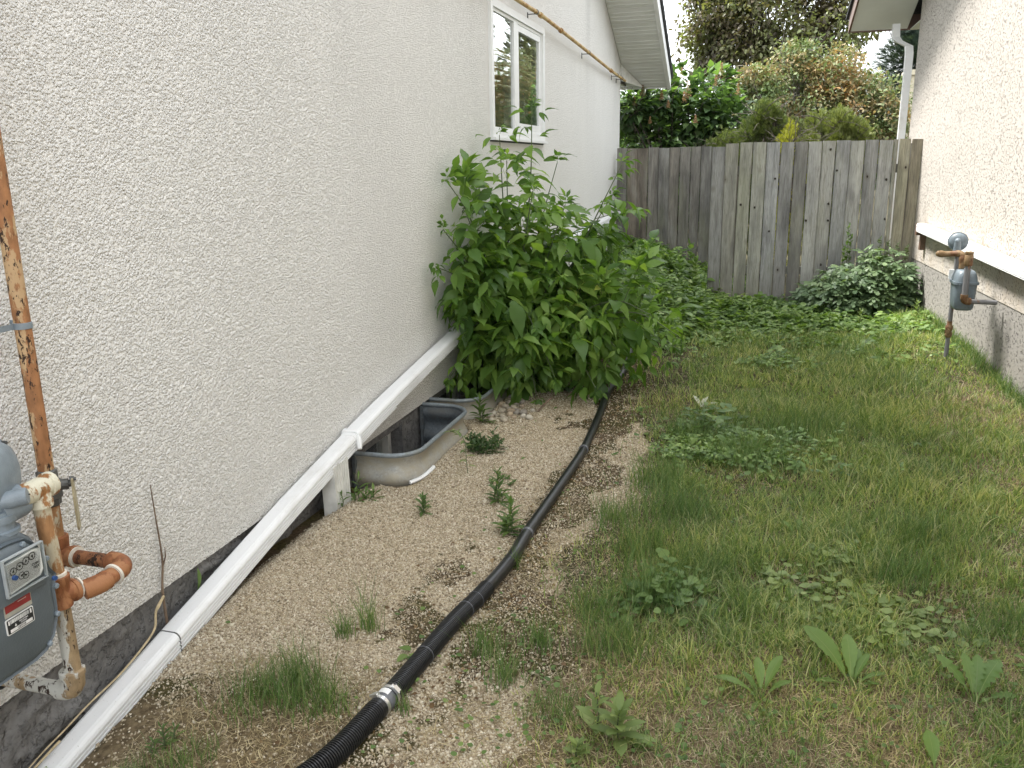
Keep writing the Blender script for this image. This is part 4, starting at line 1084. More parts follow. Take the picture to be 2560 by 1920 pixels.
# ------------------------------------------------------------------ leaf templates (y = along the leaf, z = up)
def tri_of(quads):
    o = []
    for q in quads:
        if len(q) == 3: o.append(q)
        else: o += [(q[0], q[1], q[2]), (q[0], q[2], q[3])]
    return o
def blade_leaf(prof, fold=.25, droop=.3, curl=0.0, teeth=0.0, seed=0, ruffle=0.0):
    """prof: list (t, halfwidth) from base to tip; returns verts, tris. Length 1."""
    r_ = random.Random(seed); V = []; F = []
    for i, (t, w_) in enumerate(prof):
        zz = -droop*t*t+curl*t; 
        tt = w_*(1+(teeth if i % 2 else -teeth)) if 0 < i < len(prof)-1 else w_
        yb = t-(teeth*.12 if i % 2 else 0)
        rz = ruffle*r_.uniform(-1, 1)
        V += [(-tt, yb, zz+fold*tt+rz), (0, t, zz), (tt, yb, zz+fold*tt-rz)]
    for i in range(len(prof)-1):
        a = i*3; F += [(a, a+1, a+4, a+3), (a+1, a+2, a+5, a+4)]
    return np.array(V, float), tri_of(F)
def combine(parts):
    """parts: list (V, F, scale, Matrix3 , offset)"""
    VV = []; FF = []; b = 0
    for V, F, s, M_, o in parts:
        W_ = (V*s) @ np.array(M_).T + np.array(o); VV.append(W_); FF += [(i+b, j+b, k+b) for i, j, k in F]; b += len(V)
    return np.concatenate(VV), FF
def rotm(ax, deg): return np.array(Matrix.Rotation(R(deg), 3, ax))
P_ovate = [(0, .02), (.08, .16), (.22, .27), (.38, .30), (.55, .27), (.70, .20), (.84, .10), (1, .0)]
P_elder = [(0, .012), (.08, .08), (.18, .15), (.28, .18), (.36, .23), (.44, .195), (.54, .235), (.63, .145), (.71, .155), (.80, .07), (.88, .05), (1, .0)]
P_lance = [(0, .03), (.15, .07), (.35, .12), (.6, .13), (.8, .09), (1, 0)]
P_dock = [(t, max(0, w_)) for t, w_ in [(0, .018), (.1, .02), (.2, .026), (.28, .045), (.36, .07), (.44, .095), (.5, .125), (.56, .128), (.62, .158), (.68, .15), (.74, .172), (.8, .152), (.86, .145), (.92, .10), (.97, .05), (1, 0)]]
P_heart = [(0, .04), (.04, .28), (.18, .40), (.38, .36), (.62, .24), (.82, .10), (1, 0)]
P_round = [(0, .03), (.08, .30), (.3, .47), (.6, .46), (.85, .3), (1, .08)]
P_toothy = [(0, .02), (.15, .10), (.25, .06), (.4, .16), (.48, .10), (.62, .22), (.7, .14), (.84, .18), (1, 0)]
def elder_compound(seed):
    r_ = random.Random(seed); parts = []; n = r_.choice((3, 3, 5))
    # petiole as a thin strip
    L = .085
    V = np.array([(-.0012, -.09, 0), (.0012, -.09, 0), (.0012, .10, -.01), (-.0012, .10, -.01)]); parts.append((V, [(0, 1, 2), (0, 2, 3)], 1, np.eye(3), (0, 0, 0)))
    k = 0
    for s in range(n//2):
        y = .0+s*.045
        for sd in (-1, 1):
            q = blade_leaf(P_elder, .28, r_.uniform(.25, .6), 0, .12, seed*7+k, .008); k += 1
            sc = r_.uniform(.10, .14)*(.95 if s == 0 else .85)
            M_ = rotm('Z', -sd*r_.uniform(40, 68)) @ rotm('X', r_.uniform(-42, 8)) @ rotm('Y', sd*r_.uniform(-15, 25))
            parts.append((*q, sc, M_, (sd*.012, y, -.003)))
    q = blade_leaf(P_elder, .25, r_.uniform(.3, .6), 0, .14, seed*7+5, .008)
    parts.append((*q, r_.uniform(.12, .16), rotm('X', r_.uniform(-45, 5)) @ rotm('Y', r_.uniform(-25, 25)), (0, .055 if n == 3 else .10, -.006)))
    return combine(parts)
def pinnate(seed, n=3, L=1.0, lw=1.0, prof=P_ovate, ls=.42, up=0):
    r_ = random.Random(seed); parts = [(np.array([(-.008, 0, 0), (.008, 0, 0), (.004, 1, 0), (-.004, 1, 0)]), [(0, 1, 2), (0, 2, 3)], 1, np.eye(3), (0, 0, 0))]
    for s in range(n):
        y = .35+.55*s/max(1, n-1)*.8
        for sd in (-1, 1):
            q = blade_leaf(prof, .2, r_.uniform(.1, .4), 0, 0, seed+s, .01)
            parts.append((*q, ls*r_.uniform(.8, 1.1), rotm('Z', -sd*r_.uniform(45, 70)) @ rotm('X', r_.uniform(-25, 25)), (0, y, 0)))
    q = blade_leaf(prof, .2, .3, 0, 0, seed, .01); parts.append((*q, ls*1.1, rotm('X', r_.uniform(-20, 10)), (0, .92, 0)))
    return combine(parts)
def lobed(seed):
    """three to five pointed lobes from one stalk"""
    r_ = random.Random(seed); parts = [(np.array([(-.01, -.5, 0), (.01, -.5, 0), (.008, .1, 0), (-.008, .1, 0)]), [(0, 1, 2), (0, 2, 3)], 1, np.eye(3), (0, 0, 0))]
    for a, s in ((0, 1.0), (-42, .85), (42, .85), (-85, .55), (85, .55)):
        q = blade_leaf(P_toothy, .15, r_.uniform(.1, .45), 0, 0, seed+a, .015)
        parts.append((*q, s*r_.uniform(.85, 1.05), rotm('Z', -a+r_.uniform(-6, 6)) @ rotm('X', r_.uniform(-15, 15)), (0, 0, 0)))
    return combine(parts)
def spray(seed, n=7, wd=.05):
    """flat scaly conifer spray"""
    r_ = random.Random(seed); V = []; F = []
    def sliver(x, y, ang, l, z=0):
        a = R(ang); dx, dy = math.sin(a), math.cos(a); b = len(V)
        V.extend([(x-dy*wd*.5, y+dx*wd*.5, z), (x+dy*wd*.5, y-dx*wd*.5, z), (x+dx*l, y+dy*l, z+r_.uniform(-.12, .12)*l)]); F.append((b, b+1, b+2))
    sliver(0, 0, 0, 1)
    for i in range(n):
        y = .1+.75*i/n
        for sd in (-1, 1): sliver(0, y, sd*r_.uniform(30, 55), (1-y)*.75+.12)
    return np.array(V, float), F
class Leaves:
    """collects instances of templates; builds ONE triangle mesh"""
    def __init__(s): s.V = []; s.F = []; s.n = 0
    def put(s, tmpl, pos, d, up, scale, roll=None):
        """vectorised: pos (N,3), d (N,3) leaf axis, up (N,3) approx normal, scale (N,)"""
        V, F = tmpl; pos = np.atleast_2d(pos).astype(float); N_ = len(pos)
        if N_ == 0: return
        d = np.broadcast_to(np.asarray(d, float), (N_, 3)).copy(); up = np.broadcast_to(np.asarray(up, float), (N_, 3)).copy()
        d /= np.linalg.norm(d, axis=1)[:, None]+1e-9
        x = np.cross(d, up); x /= np.linalg.norm(x, axis=1)[:, None]+1e-9; z = np.cross(x, d)
        sc = np.broadcast_to(np.asarray(scale, float), (N_,))[:, None, None]
        W_ = (V[None, :, 0:1]*x[:, None, :]+V[None, :, 1:2]*d[:, None, :]+V[None, :, 2:3]*z[:, None, :])*sc+pos[:, None, :]
        Fa = np.asarray(F, dtype=np.int64)
        Ff = Fa[None]+(np.arange(N_)*len(V))[:, None, None]+s.n
        s.V.append(W_.reshape(-1, 3)); s.F.append(Ff.reshape(-1, 3)); s.n += N_*len(V)
    def build(s, name, mat, parent=None, sm=False, loc=None):
        return raw_mesh(name, np.concatenate(s.V), np.concatenate(s.F), mat, parent, sm, loc)
def rdir(n, zlo=-1, zhi=1):
    t = rng.uniform(0, 2*math.pi, n); z = rng.uniform(zlo, zhi, n); q = np.sqrt(1-z*z)
    return np.stack([q*np.cos(t), q*np.sin(t), z], 1)
WALLX = .03

# ------------------------------------------------------------------ the big box elder bush
BE = empty("boxelder_bush", (.22, 6.05, -.3), "large leafy green bush of maple like leaves growing by the farther window well", "bush")
EL = [elder_compound(i) for i in range(12)]
stems = MB(); lv = Leaves(); r_ = random.Random(21)
B0 = Vector((.22, 6.05, -.35))
targets = [ # tip, bow (mid offset), thickness
 ((.40, 6.15, 1.97), (.05, 0, .0)), ((.17, 6.1, 1.80), (.0, 0, 0)), ((.28, 5.9, 1.62), (0, 0, 0)),
 ((.08, 5.22, 1.50), (.04, .1, .15)), ((.10, 5.5, 1.30), (.02, 0, .1)), ((.06, 5.02, .98), (.06, 0, .18)),
 ((1.05, 6.15, 1.58), (-.02, 0, .0)), ((.95, 6.3, 1.35), (0, 0, .05)), ((1.16, 6.1, 1.05), (0, 0, .12)),
 ((.70, 5.9, 1.32), (0, 0, .06)), ((.52, 5.7, 1.42), (0, 0, .1)), ((.55, 6.3, 1.6), (0, 0, .05)),
 ((1.44, 5.85, .36), (0, 0, .36)), ((1.38, 6.3, .50), (0, 0, .35)), ((1.12, 5.55, .40), (0, 0, .35)), ((.86, 5.5, .52), (0, 0, .3)),
 ((.62, 5.32, .55), (0, 0, .26)), ((.48, 5.28, .24), (0, 0, .3)), ((.12, 5.06, .26), (.05, 0, .25)), ((1.52, 5.75, .45), (0, 0, .34)), ((1.34, 5.6, .62), (0, 0, .3)), ((.07, 5.15, 1.2), (.05, 0, .1)),
 ((.35, 5.4, .95), (0, 0, .1)), ((.72, 5.6, .85), (0, 0, .15)), ((.98, 5.8, .78), (0, 0, .2)), ((.20, 5.5, .70), (0, 0, .12)), ((.5, 5.6, .78), (0, 0, .12)),
 ((.95, 6.5, 1.0), (0, 0, .1)), ((1.25, 6.0, .75), (0, 0, .25)), ((.6, 6.5, 1.2), (0, 0, .05)), ((.14, 5.85, 1.1), (0, 0, 0)),
 ((.75, 5.35, .22), (0, 0, .3)), ((1.2, 5.75, .18), (0, 0, .3)), ((.22, 5.3, 1.0), (.03, 0, .1)), ((.42, 5.95, 1.22), (0, 0, .05)), ((.85, 6.0, 1.05), (0, 0, .1)),
 ((1.4, 6.0, .22), (0, 0, .3)), ((.60, 5.45, .05), (0, 0, .3)), ((1.0, 5.5, .12), (0, 0, .35)), ((.16, 5.15, .62), (.05, 0, .15)),
]
def keep_off_wall(P): P[:, 0] = np.maximum(P[:, 0], WALLX); return P
for ti, (tip, bow) in enumerate(targets):
    tip = Vector(tip); a = B0+Vector((r_.uniform(-.06, .06), r_.uniform(-.08, .08), 0)); mid = (a+tip)/2+Vector(bow)+Vector((0, 0, .1))
    q1 = a.lerp(mid, .5)+Vector((0, 0, .06)); q2 = mid.lerp(tip, .55)+Vector(bow)*.35
    P = spline([a, q1, mid, q2, tip], 7); P = [Vector((max(p.x, .025), p.y, p.z)) for p in P]
    n = len(P); stems.tube(P, [.0085*(1-.85*i/n)+.0013 for i in range(n)], 7)
    arc = arc_resample(P, .088); m_ = len(arc)
    for i in range(int(m_*.26), m_):
        p = arc[i]
        if p.z < -.22: continue
        t = (arc[min(i+1, m_-1)]-arc[i-1]).normalized()
        sx = t.cross(Vector((0, 0, 1)));
        if sx.length < .2: sx = Vector((1, 0, 0))
        sx = (Matrix.Rotation(R(90*(i % 2)+r_.uniform(-35, 35)), 3, t) @ sx).normalized()
        f = i/m_
        for sd in (-1, 1):
            if r_.random() < (.60 if p.z < .35 and p.x < .55 else (.46 if p.z < .3 else .33)): continue
            d = (sx*sd+t*r_.uniform(.1, .6)+Vector((r_.uniform(-.2, .2), r_.uniform(-.35, .05), r_.uniform(-.1, .35)))).normalized()
            if p.x < .16 and d.x < 0: d.x = abs(d.x)*.6
            if p.z < .15 and d.z < 0: d.z = .1
            sc = (1.0 if f < .8 else 1.0-.55*(f-.8)/.2)*r_.uniform(1.0, 1.8)
            pet = .09*sc; base = p+d*pet
            lv.put(EL[r_.randrange(12)], [tuple(base)], tuple(d), (r_.uniform(-.25, .25), r_.uniform(-.25, .25), 1), sc*.95)
        # side shoots
        if r_.random() < .17 and .3 < f < .9:
            d = (sx*r_.choice((-1, 1))+t*.4+Vector((0, -.25, .25))).normalized(); L = r_.uniform(.12, .24)
            if p.x < .3: d.x = abs(d.x)
            e = p+d*L; stems.tube([p, p.lerp(e, .5)+Vector((0, 0, .01)), e], [.003, .0025, .0015], 5)
            for k in (0.45, .75, 1.0):
                for sd in (-1, 1):
                    dd = (d.cross(Vector((0, 0, 1)))*sd+d*.5+Vector((0, 0, r_.uniform(-.1, .3)))).normalized(); b_ = p.lerp(e, k)+dd*.06
                    lv.put(EL[r_.randrange(12)], [tuple(b_)], tuple(dd), (r_.uniform(-.3, .3), r_.uniform(-.3, .3), 1), r_.uniform(.8, 1.2))
    # young tip leaves
    for k in range(4):
        d = (t+rdir(1)[0]*.7 if False else Vector(tuple(np.array(t)+rdir(1)[0]*.6))).normalized()
        if tip.x < .2: d.x = abs(d.x)
        lv.put(EL[r_.randrange(12)], [tuple(tip+d*.03)], tuple(d), (0, 0, 1), r_.uniform(.35, .55))
lv.V = [keep_off_wall(v) for v in lv.V]
stems.build("stem", M_greenstem, BE, True)
lv.build("foliage", M_boxelder, BE)
print("bush tris", lv.n)

# ------------------------------------------------------------------ gravel stones
def scatter(n, x0, x1, y0, y1, mask):
    x = rng.uniform(x0, x1, n); y = rng.uniform(y0, y1, n); k = rng.random(n) < mask(x, y); return x[k], y[k]
def rock_template(seed):
    r2 = np.random.default_rng(seed)
    V = np.array([(1,0,0),(-1,0,0),(0,1,0),(0,-1,0),(0,0,.7),(0,0,-.7)], float)*r2.uniform(.65, 1.25, (6, 1))+r2.uniform(-.2, .2, (6, 3))
    return V, [(0,2,4),(2,1,4),(1,3,4),(3,0,4),(2,0,5),(1,2,5),(3,1,5),(0,3,5)]
RT = [rock_template(i) for i in range(8)]
def not_well(x, y):
    o = np.ones_like(x)
    for a, b in WELLS: o = o*~((x < WELL_X+.02) & (y > a-.015) & (y < b+.015))
    return o
gv = Leaves()
for (n, y0, y1, s0, s1) in ((85000, 1.35, 3.0, .0020, .0050), (60000, 3.0, 4.6, .0024, .0056), (26000, 4.6, 6.7, .003, .0064)):
    x, y = scatter(n, .03, 1.75, y0, y1, lambda x, y: np.clip(gravel_mask(x, y)*(1-.72*soil_mask(x, y))*not_well(x, y)+.03, 0, 1)*not_well(x, y))
    z = gz(x, y); s = rng.uniform(s0, s1, len(x))*np.where(rng.random(len(x)) < .06, 1.7, 1)
    s = s*np.where(y < 2.4, 1.12, 1)
    ch = rng.integers(0, 8, len(x))
    for k in range(8):
        q = ch == k; gv.put(RT[k], np.stack([x[q], y[q], z[q]+s[q]*.25], 1), rdir(q.sum(), -.5, .5), rdir(q.sum(), .2, 1), s[q])
o = gv.build("gravel", M_gravel); tag(o, "fine tan crushed stone gravel between the left house and the lawn", "gravel", kind="stuff")

# pebbles piled by the far window well
pr = random.Random(5)
def pebble_mesh(sd):
    m = MB(); q = random.Random(sd); m.ball((0, 0, 0), (1, q.uniform(.7, .9), q.uniform(.5, .7)), 7); m.v = [tuple(Vector(v)*(1+.12*(float(fbm(np.array([v[0]*1.2+sd]), np.array([v[1]*1.2+v[2]]), sd)[0])-.5)*2)) for v in m.v]; return m
protos = []
for k in range(4):
    o = pebble_mesh(k).build("pebble", simple("pebble_stone", [(.40,.35,.27),(.34,.27,.19),(.44,.40,.33),(.28,.25,.21)][k], .7, 0, .22, 30), None, True)
    tag(o, "small rounded tan pebble in the pile beside the farther window well", "pebble", "pebbles piled by the farther window well"); protos.append(o)
placed = 0; spots = []
while placed < 30:
    x = .37+abs(pr.gauss(0, .11)); y = 5.16+pr.gauss(0, .14)
    if y < 4.9 or x > .75: continue
    s = pr.uniform(.016, .034)
    if any((x-a)**2+(y-b)**2 < (s+c)**2*.8 for a, b, c in spots): continue
    spots.append((x, y, s)); o = protos[placed % 4]
    if placed >= 4: o = o.copy(); col.objects.link(o)
    o.location = (x, y, g1(x, y)+s*.38); o.scale = (s, s, s); o.rotation_euler = (pr.uniform(-.3, .3), pr.uniform(-.3, .3), pr.uniform(0, 6.28)); placed += 1

# ------------------------------------------------------------------ grass
def grass(x, y, h, w_, lean, name, mat, label, cat, seg=3, zoff=0.0, flat=False):
    n = len(x); a = rng.uniform(0, 2*math.pi, n); z = gz(x, y)-.004+zoff
    dx, dy = np.cos(a), np.sin(a); b = rng.uniform(0, 2*math.pi, n); px, py = -np.sin(b), np.cos(b)
    V = np.zeros((n, 2*seg+1, 3))
    for k in range(seg+1):
        t = k/seg; off = lean*h*t**1.7
        if flat: zz = z+h*t*(1-t)*rng.uniform(.05, .35, n)+.006; off = h*t
        else: zz = z+h*t*np.sqrt(np.maximum(1-(lean*t)**2*.55, .1))
        cx = x+dx*off; cy = y+dy*off
        if flat: cx = cx+px*np.sin(t*3)*.15*h; cy = cy+py*np.sin(t*3)*.15*h
        wk = w_*(1-t**1.6)*.5
        if k < seg:
            V[:, 2*k] = np.stack([cx-px*wk, cy-py*wk, zz], 1); V[:, 2*k+1] = np.stack([cx+px*wk, cy+py*wk, zz], 1)
        else: V[:, 2*k] = np.stack([cx, cy, zz], 1)
    F = []
    for k in range(seg-1): a_ = 2*k; F += [(a_, a_+1, a_+3), (a_, a_+3, a_+2)]
    a_ = 2*(seg-1); F += [(a_, a_+1, a_+2)]
    Fa = np.array(F)[None]+(np.arange(n)*(2*seg+1))[:, None, None]
    o = raw_mesh(name, V.reshape(-1, 3), Fa.reshape(-1, 3), mat); tag(o, label, cat, kind="stuff"); return o
def lawn_d(x, y):
    wl_ = wx(y) if not isinstance(y, float) else 3.7
    d = (1-gravel_mask(x, y))*(x < 3.765-.046*(y-6.5))*not_well(x, y)*(x > .45)
    d = d*smooth((x-.9)/.5+ (y < 2.4)*.0)
    patch = smooth((fbm(x*2.2, y*2.2, 55, 4)-.30)/.25)*(.25+.75*smooth((fbm(x*17, y*17, 56, 2)-.38)/.2)); d = d*(.25+.75*smooth((x-1.42)/.4+(fbm(x*5, y*5, 57)-.5)))
    return np.clip(d*(.5+.5*patch)*(1-.45*dry_mask(x, y)**2), 0, 1)
TUFT = [(.60, 1.98, .09, .11), (.72, 2.02, .08, .10), (.82, 2.0, .07, .10), (.66, 2.10, .06, .12), (.76, 2.44, .03, .16), (.69, 2.38, .03, .11), (1.30, 2.28, .05, .12), (1.19, 2.42, .05, .11), (1.36, 2.5, .05, .1), (.40, 1.62, .06, .07), (.55, 1.68, .07, .07),
        (1.48, 2.75, .07, .12), (1.60, 2.55, .10, .15), (1.68, 2.9, .12, .17), (1.62, 3.3, .12, .16), (1.72, 3.7, .14, .16), (1.60, 4.1, .12, .15), (1.85, 3.2, .1, .13), (1.45, 3.6, .09, .11), (2.0, 4.6, .2, .13), (2.3, 5.2, .3, .13), (1.7, 4.9, .15, .13),
        (2.62, 3.3, .12, .13), (2.75, 3.7, .14, .13), (1.12, 3.05, .02, .1), (1.05, 2.05, .02, .07), (1.5, 2.15, .08, .07), (2.9, 3.0, .12, .08)]
X = []; Y = []; H = []
for (n, y0, y1) in ((105000, 1.65, 3.4), (95000, 3.4, 6.0), (80000, 6.0, 10.2)):
    x, y = scatter(n, .5, 3.8, y0, y1, lawn_d); X.append(x); Y.append(y)
    cl_ = smooth((fbm(x*13, y*13, 58, 2)-.3)/.4); hh = .020+.035*cl_+.055*smooth((fbm(x*1.4, y*1.4, 66, 3)-.35)/.3)*rng.uniform(.4, 1.2, len(x))+.03*np.exp(-(((x-2.5)/.8)**2+((y-6.4)/1.4)**2))*rng.uniform(.2, 1.3, len(x))
    H.append(hh*rng.uniform(.6, 1.35, len(x)))
xg = np.concatenate(X); yg = np.concatenate(Y); hg = np.concatenate(H)
grass(xg, yg, hg, .0031+.0006*yg, rng.uniform(.15, 1.15, len(xg)), "grass", M_grass, "short patchy green lawn between the two houses", "grass")
X = []; Y = []; H = []
for (cx, cy, s, h) in TUFT:
    h *= 1.3; n = int(190*(s/.07)**1.2) if s > .025 else 45
    X.append(rng.normal(cx, s*.62, n)); Y.append(rng.normal(cy, s*.62, n)); H.append(h*rng.uniform(.45, 1.15, n))
n = 900; x, y = scatter(n*3, 1.3, 3.7, 2.0, 9, lambda x, y: .35*np.ones_like(x)); X.append(x); Y.append(y); H.append(rng.uniform(.07, .17, len(x)))
# fringe of taller grass along the walls
y = rng.uniform(5.5, 9.3, 1800); X.append(3.76-.046*(y-6.5)-np.abs(rng.normal(0, .05, 1800))-.005); Y.append(y); H.append(rng.uniform(.05, .17, 1800))
xg = np.concatenate(X); yg = np.concatenate(Y); hg = np.concatenate(H)
M_tall = leaf_mat("tall_grass_blade", [(0, (.07, .13, .045)), (.5, (.12, .20, .07)), (.85, (.19, .28, .11)), (1, (.34, .34, .19))], .5, .3)
k = xg < 3.77-.046*(yg-6.5)
grass(xg[k], yg[k], hg[k], .0020+.0003*yg[k], rng.uniform(.1, .75, k.sum()), "tall_grass", M_tall, "taller tufts of dark green grass at the gravel edge and in the lawn", "grass", seg=4)
def dry_d(x, y):
    a = (1-gravel_mask(x, y))*(.25+.75*dry_mask(x, y))
    b = .14*soil_mask(x, y)*(x > .3)*gravel_mask(x, y)
    c = .85*((y < 2.22) & (x < .95) & (x > .28))*smooth((fbm(x*5, y*5, 91)-.25)/.2)
    e = .5*np.exp(-((x-1.22)/.16)**2)*(y < 4)*smooth((fbm(x*4, y*4, 93)-.35)/.2)
    return np.clip(np.maximum(np.maximum(a, c), np.maximum(b, e)), 0, 1)*(x < 3.74-.046*(y-6.5))*not_well(x, y)
x1, y1 = scatter(90000, .25, 3.8, 1.5, 4.0, dry_d); x2, y2 = scatter(40000, .4, 3.8, 4.0, 7.5, dry_d); x = np.concatenate([x1, x2]); y = np.concatenate([y1, y2])
grass(x, y, rng.uniform(.02, .085, len(x)), .0019+.00035*y, 0, "dry_grass", M_straw_g, "dead straw coloured grass thatch lying over soil", "dry grass", seg=4, flat=True)
x1, y1 = scatter(70000, .3, 3.8, 1.5, 8.0, lambda x, y: dry_d(x, y)*np.maximum(dry_mask(x, y), .3))
grass(x1, y1, rng.uniform(.02, .065, len(x1)), .0018+.0004*y1, rng.uniform(.2, 1, len(x1)), "straw_stubble", M_straw_g, "short dry yellow grass stubble standing in bare lawn patches", "dry grass")
# dead leaf litter
dl = Leaves(); x, y = scatter(9000, .3, 1.6, 1.5, 6.8, lambda x, y: np.clip(soil_mask(x, y)*.6+.25*np.exp(-((x-1.15)/.12)**2), 0, 1)*not_well(x, y)); n = len(x)
dl.put(blade_leaf(P_ovate, .4, .4), np.stack([x, y, gz(x, y)+.005], 1), rdir(n, -.15, .25), rdir(n, .2, 1), rng.uniform(.008, .02, n))
x, y = scatter(40, .8, 3.6, 1.8, 5, lambda x, y: np.ones_like(x)); n = len(x)
dl.put(blade_leaf(P_ovate, .4, .4), np.stack([x, y, gz(x, y)+.012], 1), rdir(n, -.15, .25), rdir(n, .2, 1), rng.uniform(.018, .035, n))
o = dl.build("leaf_litter", M_deadleaf); tag(o, "brown crumbled leaf litter scattered on the gravel and soil", "leaf litter", kind="stuff")

# ------------------------------------------------------------------ ground cover
PIN = [pinnate(i, 2, prof=P_ovate, ls=.50) for i in range(5)]; PIN3 = [pinnate(i+9, 3, prof=P_round, ls=.26) for i in range(4)]
gc = Leaves()
def cover(n, mask, x0, x1, y0, y1, hfun, tm, s0, s1, gc):
    x, y = scatter(n, x0, x1, y0, y1, mask); h = hfun(x, y)*rng.uniform(.25, 1.0, len(x)); ch = rng.integers(0, len(tm), len(x)); z = gz(x, y)+h
    for k in range(len(tm)):
        q = ch == k; m_ = q.sum(); d = rdir(m_, -.15, .5); u = np.array([0, 0, 1])+rdir(m_)*.45
        gc.put(tm[k], np.stack([x[q], y[q], z[q]], 1), d, u, rng.uniform(s0, s1, m_)*(1+.5*(rng.random(m_) < .2)))
def cm(x, y):
    bx = .5+1.25*smooth((y-6.2)/2.5)
    m = smooth((bx+.25*(fbm(x*2, y*2, 12)-.5)*2-x)/.35+.5)*smooth((y-6.3)/.8)
    return m*(y < 12.3)*(x > .02)*smooth((fbm(x*3, y*3, 14)-.30)/.18)
cover(24000, cm, .02, 2.3, 6.2, 12.25, lambda x, y: .07+.42*smooth((y-7.0)/3.0)*smooth((1.8-x)/1.0)*smooth((fbm(x*2.5, y*2.5, 3)-.15)/.5), PIN, .07, .13, gc)
def cm2(x, y):
    m = np.exp(-(((x-2.15)/.75)**2+((y-9.0)/.75)**2)*1.0)*1.2; m = m+smooth((y-6.9)/1.3)*(x > 1.2)*.42*smooth((fbm(x*2.6, y*2.6, 31)-.42)/.12)
    return np.clip(m, 0, 1)*(y < 9.96)*(x < 3.55)
cover(11000, cm2, 1.2, 3.55, 6.6, 9.95, lambda x, y: .035+.13*np.exp(-(((x-2.1)/.9)**2+((y-9.2)/.7)**2))*fbm(x*4, y*4, 5)*1.6, PIN3+PIN[:2], .07, .12, gc)
def cm3(x, y):
    return np.clip(smooth((fbm(x*1.7, y*1.3, 77, 3)-.47)/.1)*np.exp(-((x-1.80)/.45)**2), 0, 1)*(y > 4.4)
cover(8500, cm3, 1.25, 2.9, 4.4, 8.2, lambda x, y: .03+.06*fbm(x*4, y*4, 1), PIN, .035, .07, gc)
o = gc.build("ground_cover", M_cover); tag(o, "dense low leafy ground cover filling the corner by the fences", "ground cover", kind="stuff")
# clover and small round leaves in the lawn
RL = [blade_leaf(P_round, .12, .15, 0, 0, i, .02) for i in range(3)]; LN = [blade_leaf(P_ovate, .2, .25, 0, 0, i) for i in range(3)]
cl = Leaves()
def patch(cx, cy, sx, sy, n, s0, s1, h, tm=RL, L=cl):
    x = rng.normal(cx, sx, n); y = rng.normal(cy, sy, n); d = rdir(n, -.1, .35); z = gz(x, y)+h*rng.uniform(.3, 1, n)
    for k in range(len(tm)): q = np.arange(n) % len(tm) == k; L.put(tm[k], np.stack([x, y, z], 1)[q], d[q], np.array([0, 0, 1])+rdir(q.sum())*.35, rng.uniform(s0, s1, q.sum()))
patch(1.75, 3.0, .5, .8, 260, .010, .022, .03); patch(2.6, 2.7, .3, .4, 160, .010, .022, .03); patch(1.35, 2.2, .2, .25, 130, .009, .02, .03); patch(1.85, 2.1, .3, .15, 120, .01, .02, .03)
patch(2.2, 4.5, .6, .8, 260, .015, .03, .04, LN); patch(2.6, 3.2, .5, .6, 300, .010, .022, .03); patch(1.8, 4.9, .18, .35, 160, .02, .04, .05)
patch(3.1, 4.2, .3, .7, 120, .012, .025, .03, LN)
o = cl.build("clover", M_weed); tag(o, "small clover and round leaves scattered through the lawn", "clover", kind="stuff")

# ------------------------------------------------------------------ individual weeds
def stemmed(L, st, x, y, h, n, tm, s, spread=.5, lean=(0, 0), pr=None, bottom=.1):
    r2 = pr or random.Random(int(x*1000+y*100)); z0 = g1(x, y)
    tip = Vector((x+lean[0], y+lean[1], z0+h)); b = Vector((x, y, z0-.01)); st.tube([b, b.lerp(tip, .5)+Vector((r2.uniform(-.01, .01), r2.uniform(-.01, .01), 0)), tip], [.003, .0025, .0015], 6)
    for i in range(n):
        t = bottom+(1-bottom)*i/n; p = b.lerp(tip, t); a = i*2.4+r2.uniform(-.3, .3); el = spread*(1-t)+.15
        d = (math.cos(a), math.sin(a), 1.3*(t)+.35*r2.random()); L.put(tm[i % len(tm)], [tuple(p)], d, (0, 0, 1) if t < .95 else (math.cos(a), math.sin(a), 1), s*(1.1-.5*t)*r2.uniform(.8, 1.15))
def weed(name, x, y, label, cat, builder, mat, stem=True, group=None):
    global RIBS
    RIBS = Leaves(); root = empty(name, (x, y, g1(x, y)), label, cat, group); L = Leaves(); st = MB(); builder(L, st)
    if RIBS.n and name == "broadleaf_weed": RIBS.build("leaf_ribs", M_weed_p, root)
    if L.n: L.build("leaves", mat, root)
    if stem and st.v: st.build("stem", M_greenstem, root, True)
    return root
LA = [blade_leaf(P_lance, .3, .35, .1, .08, i) for i in range(4)]
weed("weed", .540, 3.49, "small upright lance leaved weed nearest the downspout on open gravel", "weed", lambda L, s: (stemmed(L, s, .54, 3.49, .085, 20, LA, .062), stemmed(L, s, .555, 3.485, .06, 9, LA, .05)), M_weed)
weed("weed", .855, 3.69, "spiky weed with long narrow leaves between the window well and the hose", "weed", lambda L, s: (stemmed(L, s, .855, 3.69, .17, 26, LA, .075, bottom=.05), stemmed(L, s, .84, 3.70, .07, 12, LA, .07), stemmed(L, s, .875, 3.68, .06, 10, LA, .06)), M_weed)
weed("weed", 1.01, 3.37, "bushy lance leaved weed touching the hose beside its pale joint", "weed", lambda L, s: (stemmed(L, s, 1.01, 3.37, .15, 24, LA, .085, bottom=.02), stemmed(L, s, .985, 3.38, .06, 14, LA, .075), stemmed(L, s, 1.0, 3.35, .05, 12, LA, .07)), M_weed)
SM = [pinnate(i+30, 3, prof=P_round, ls=.3) for i in range(4)]
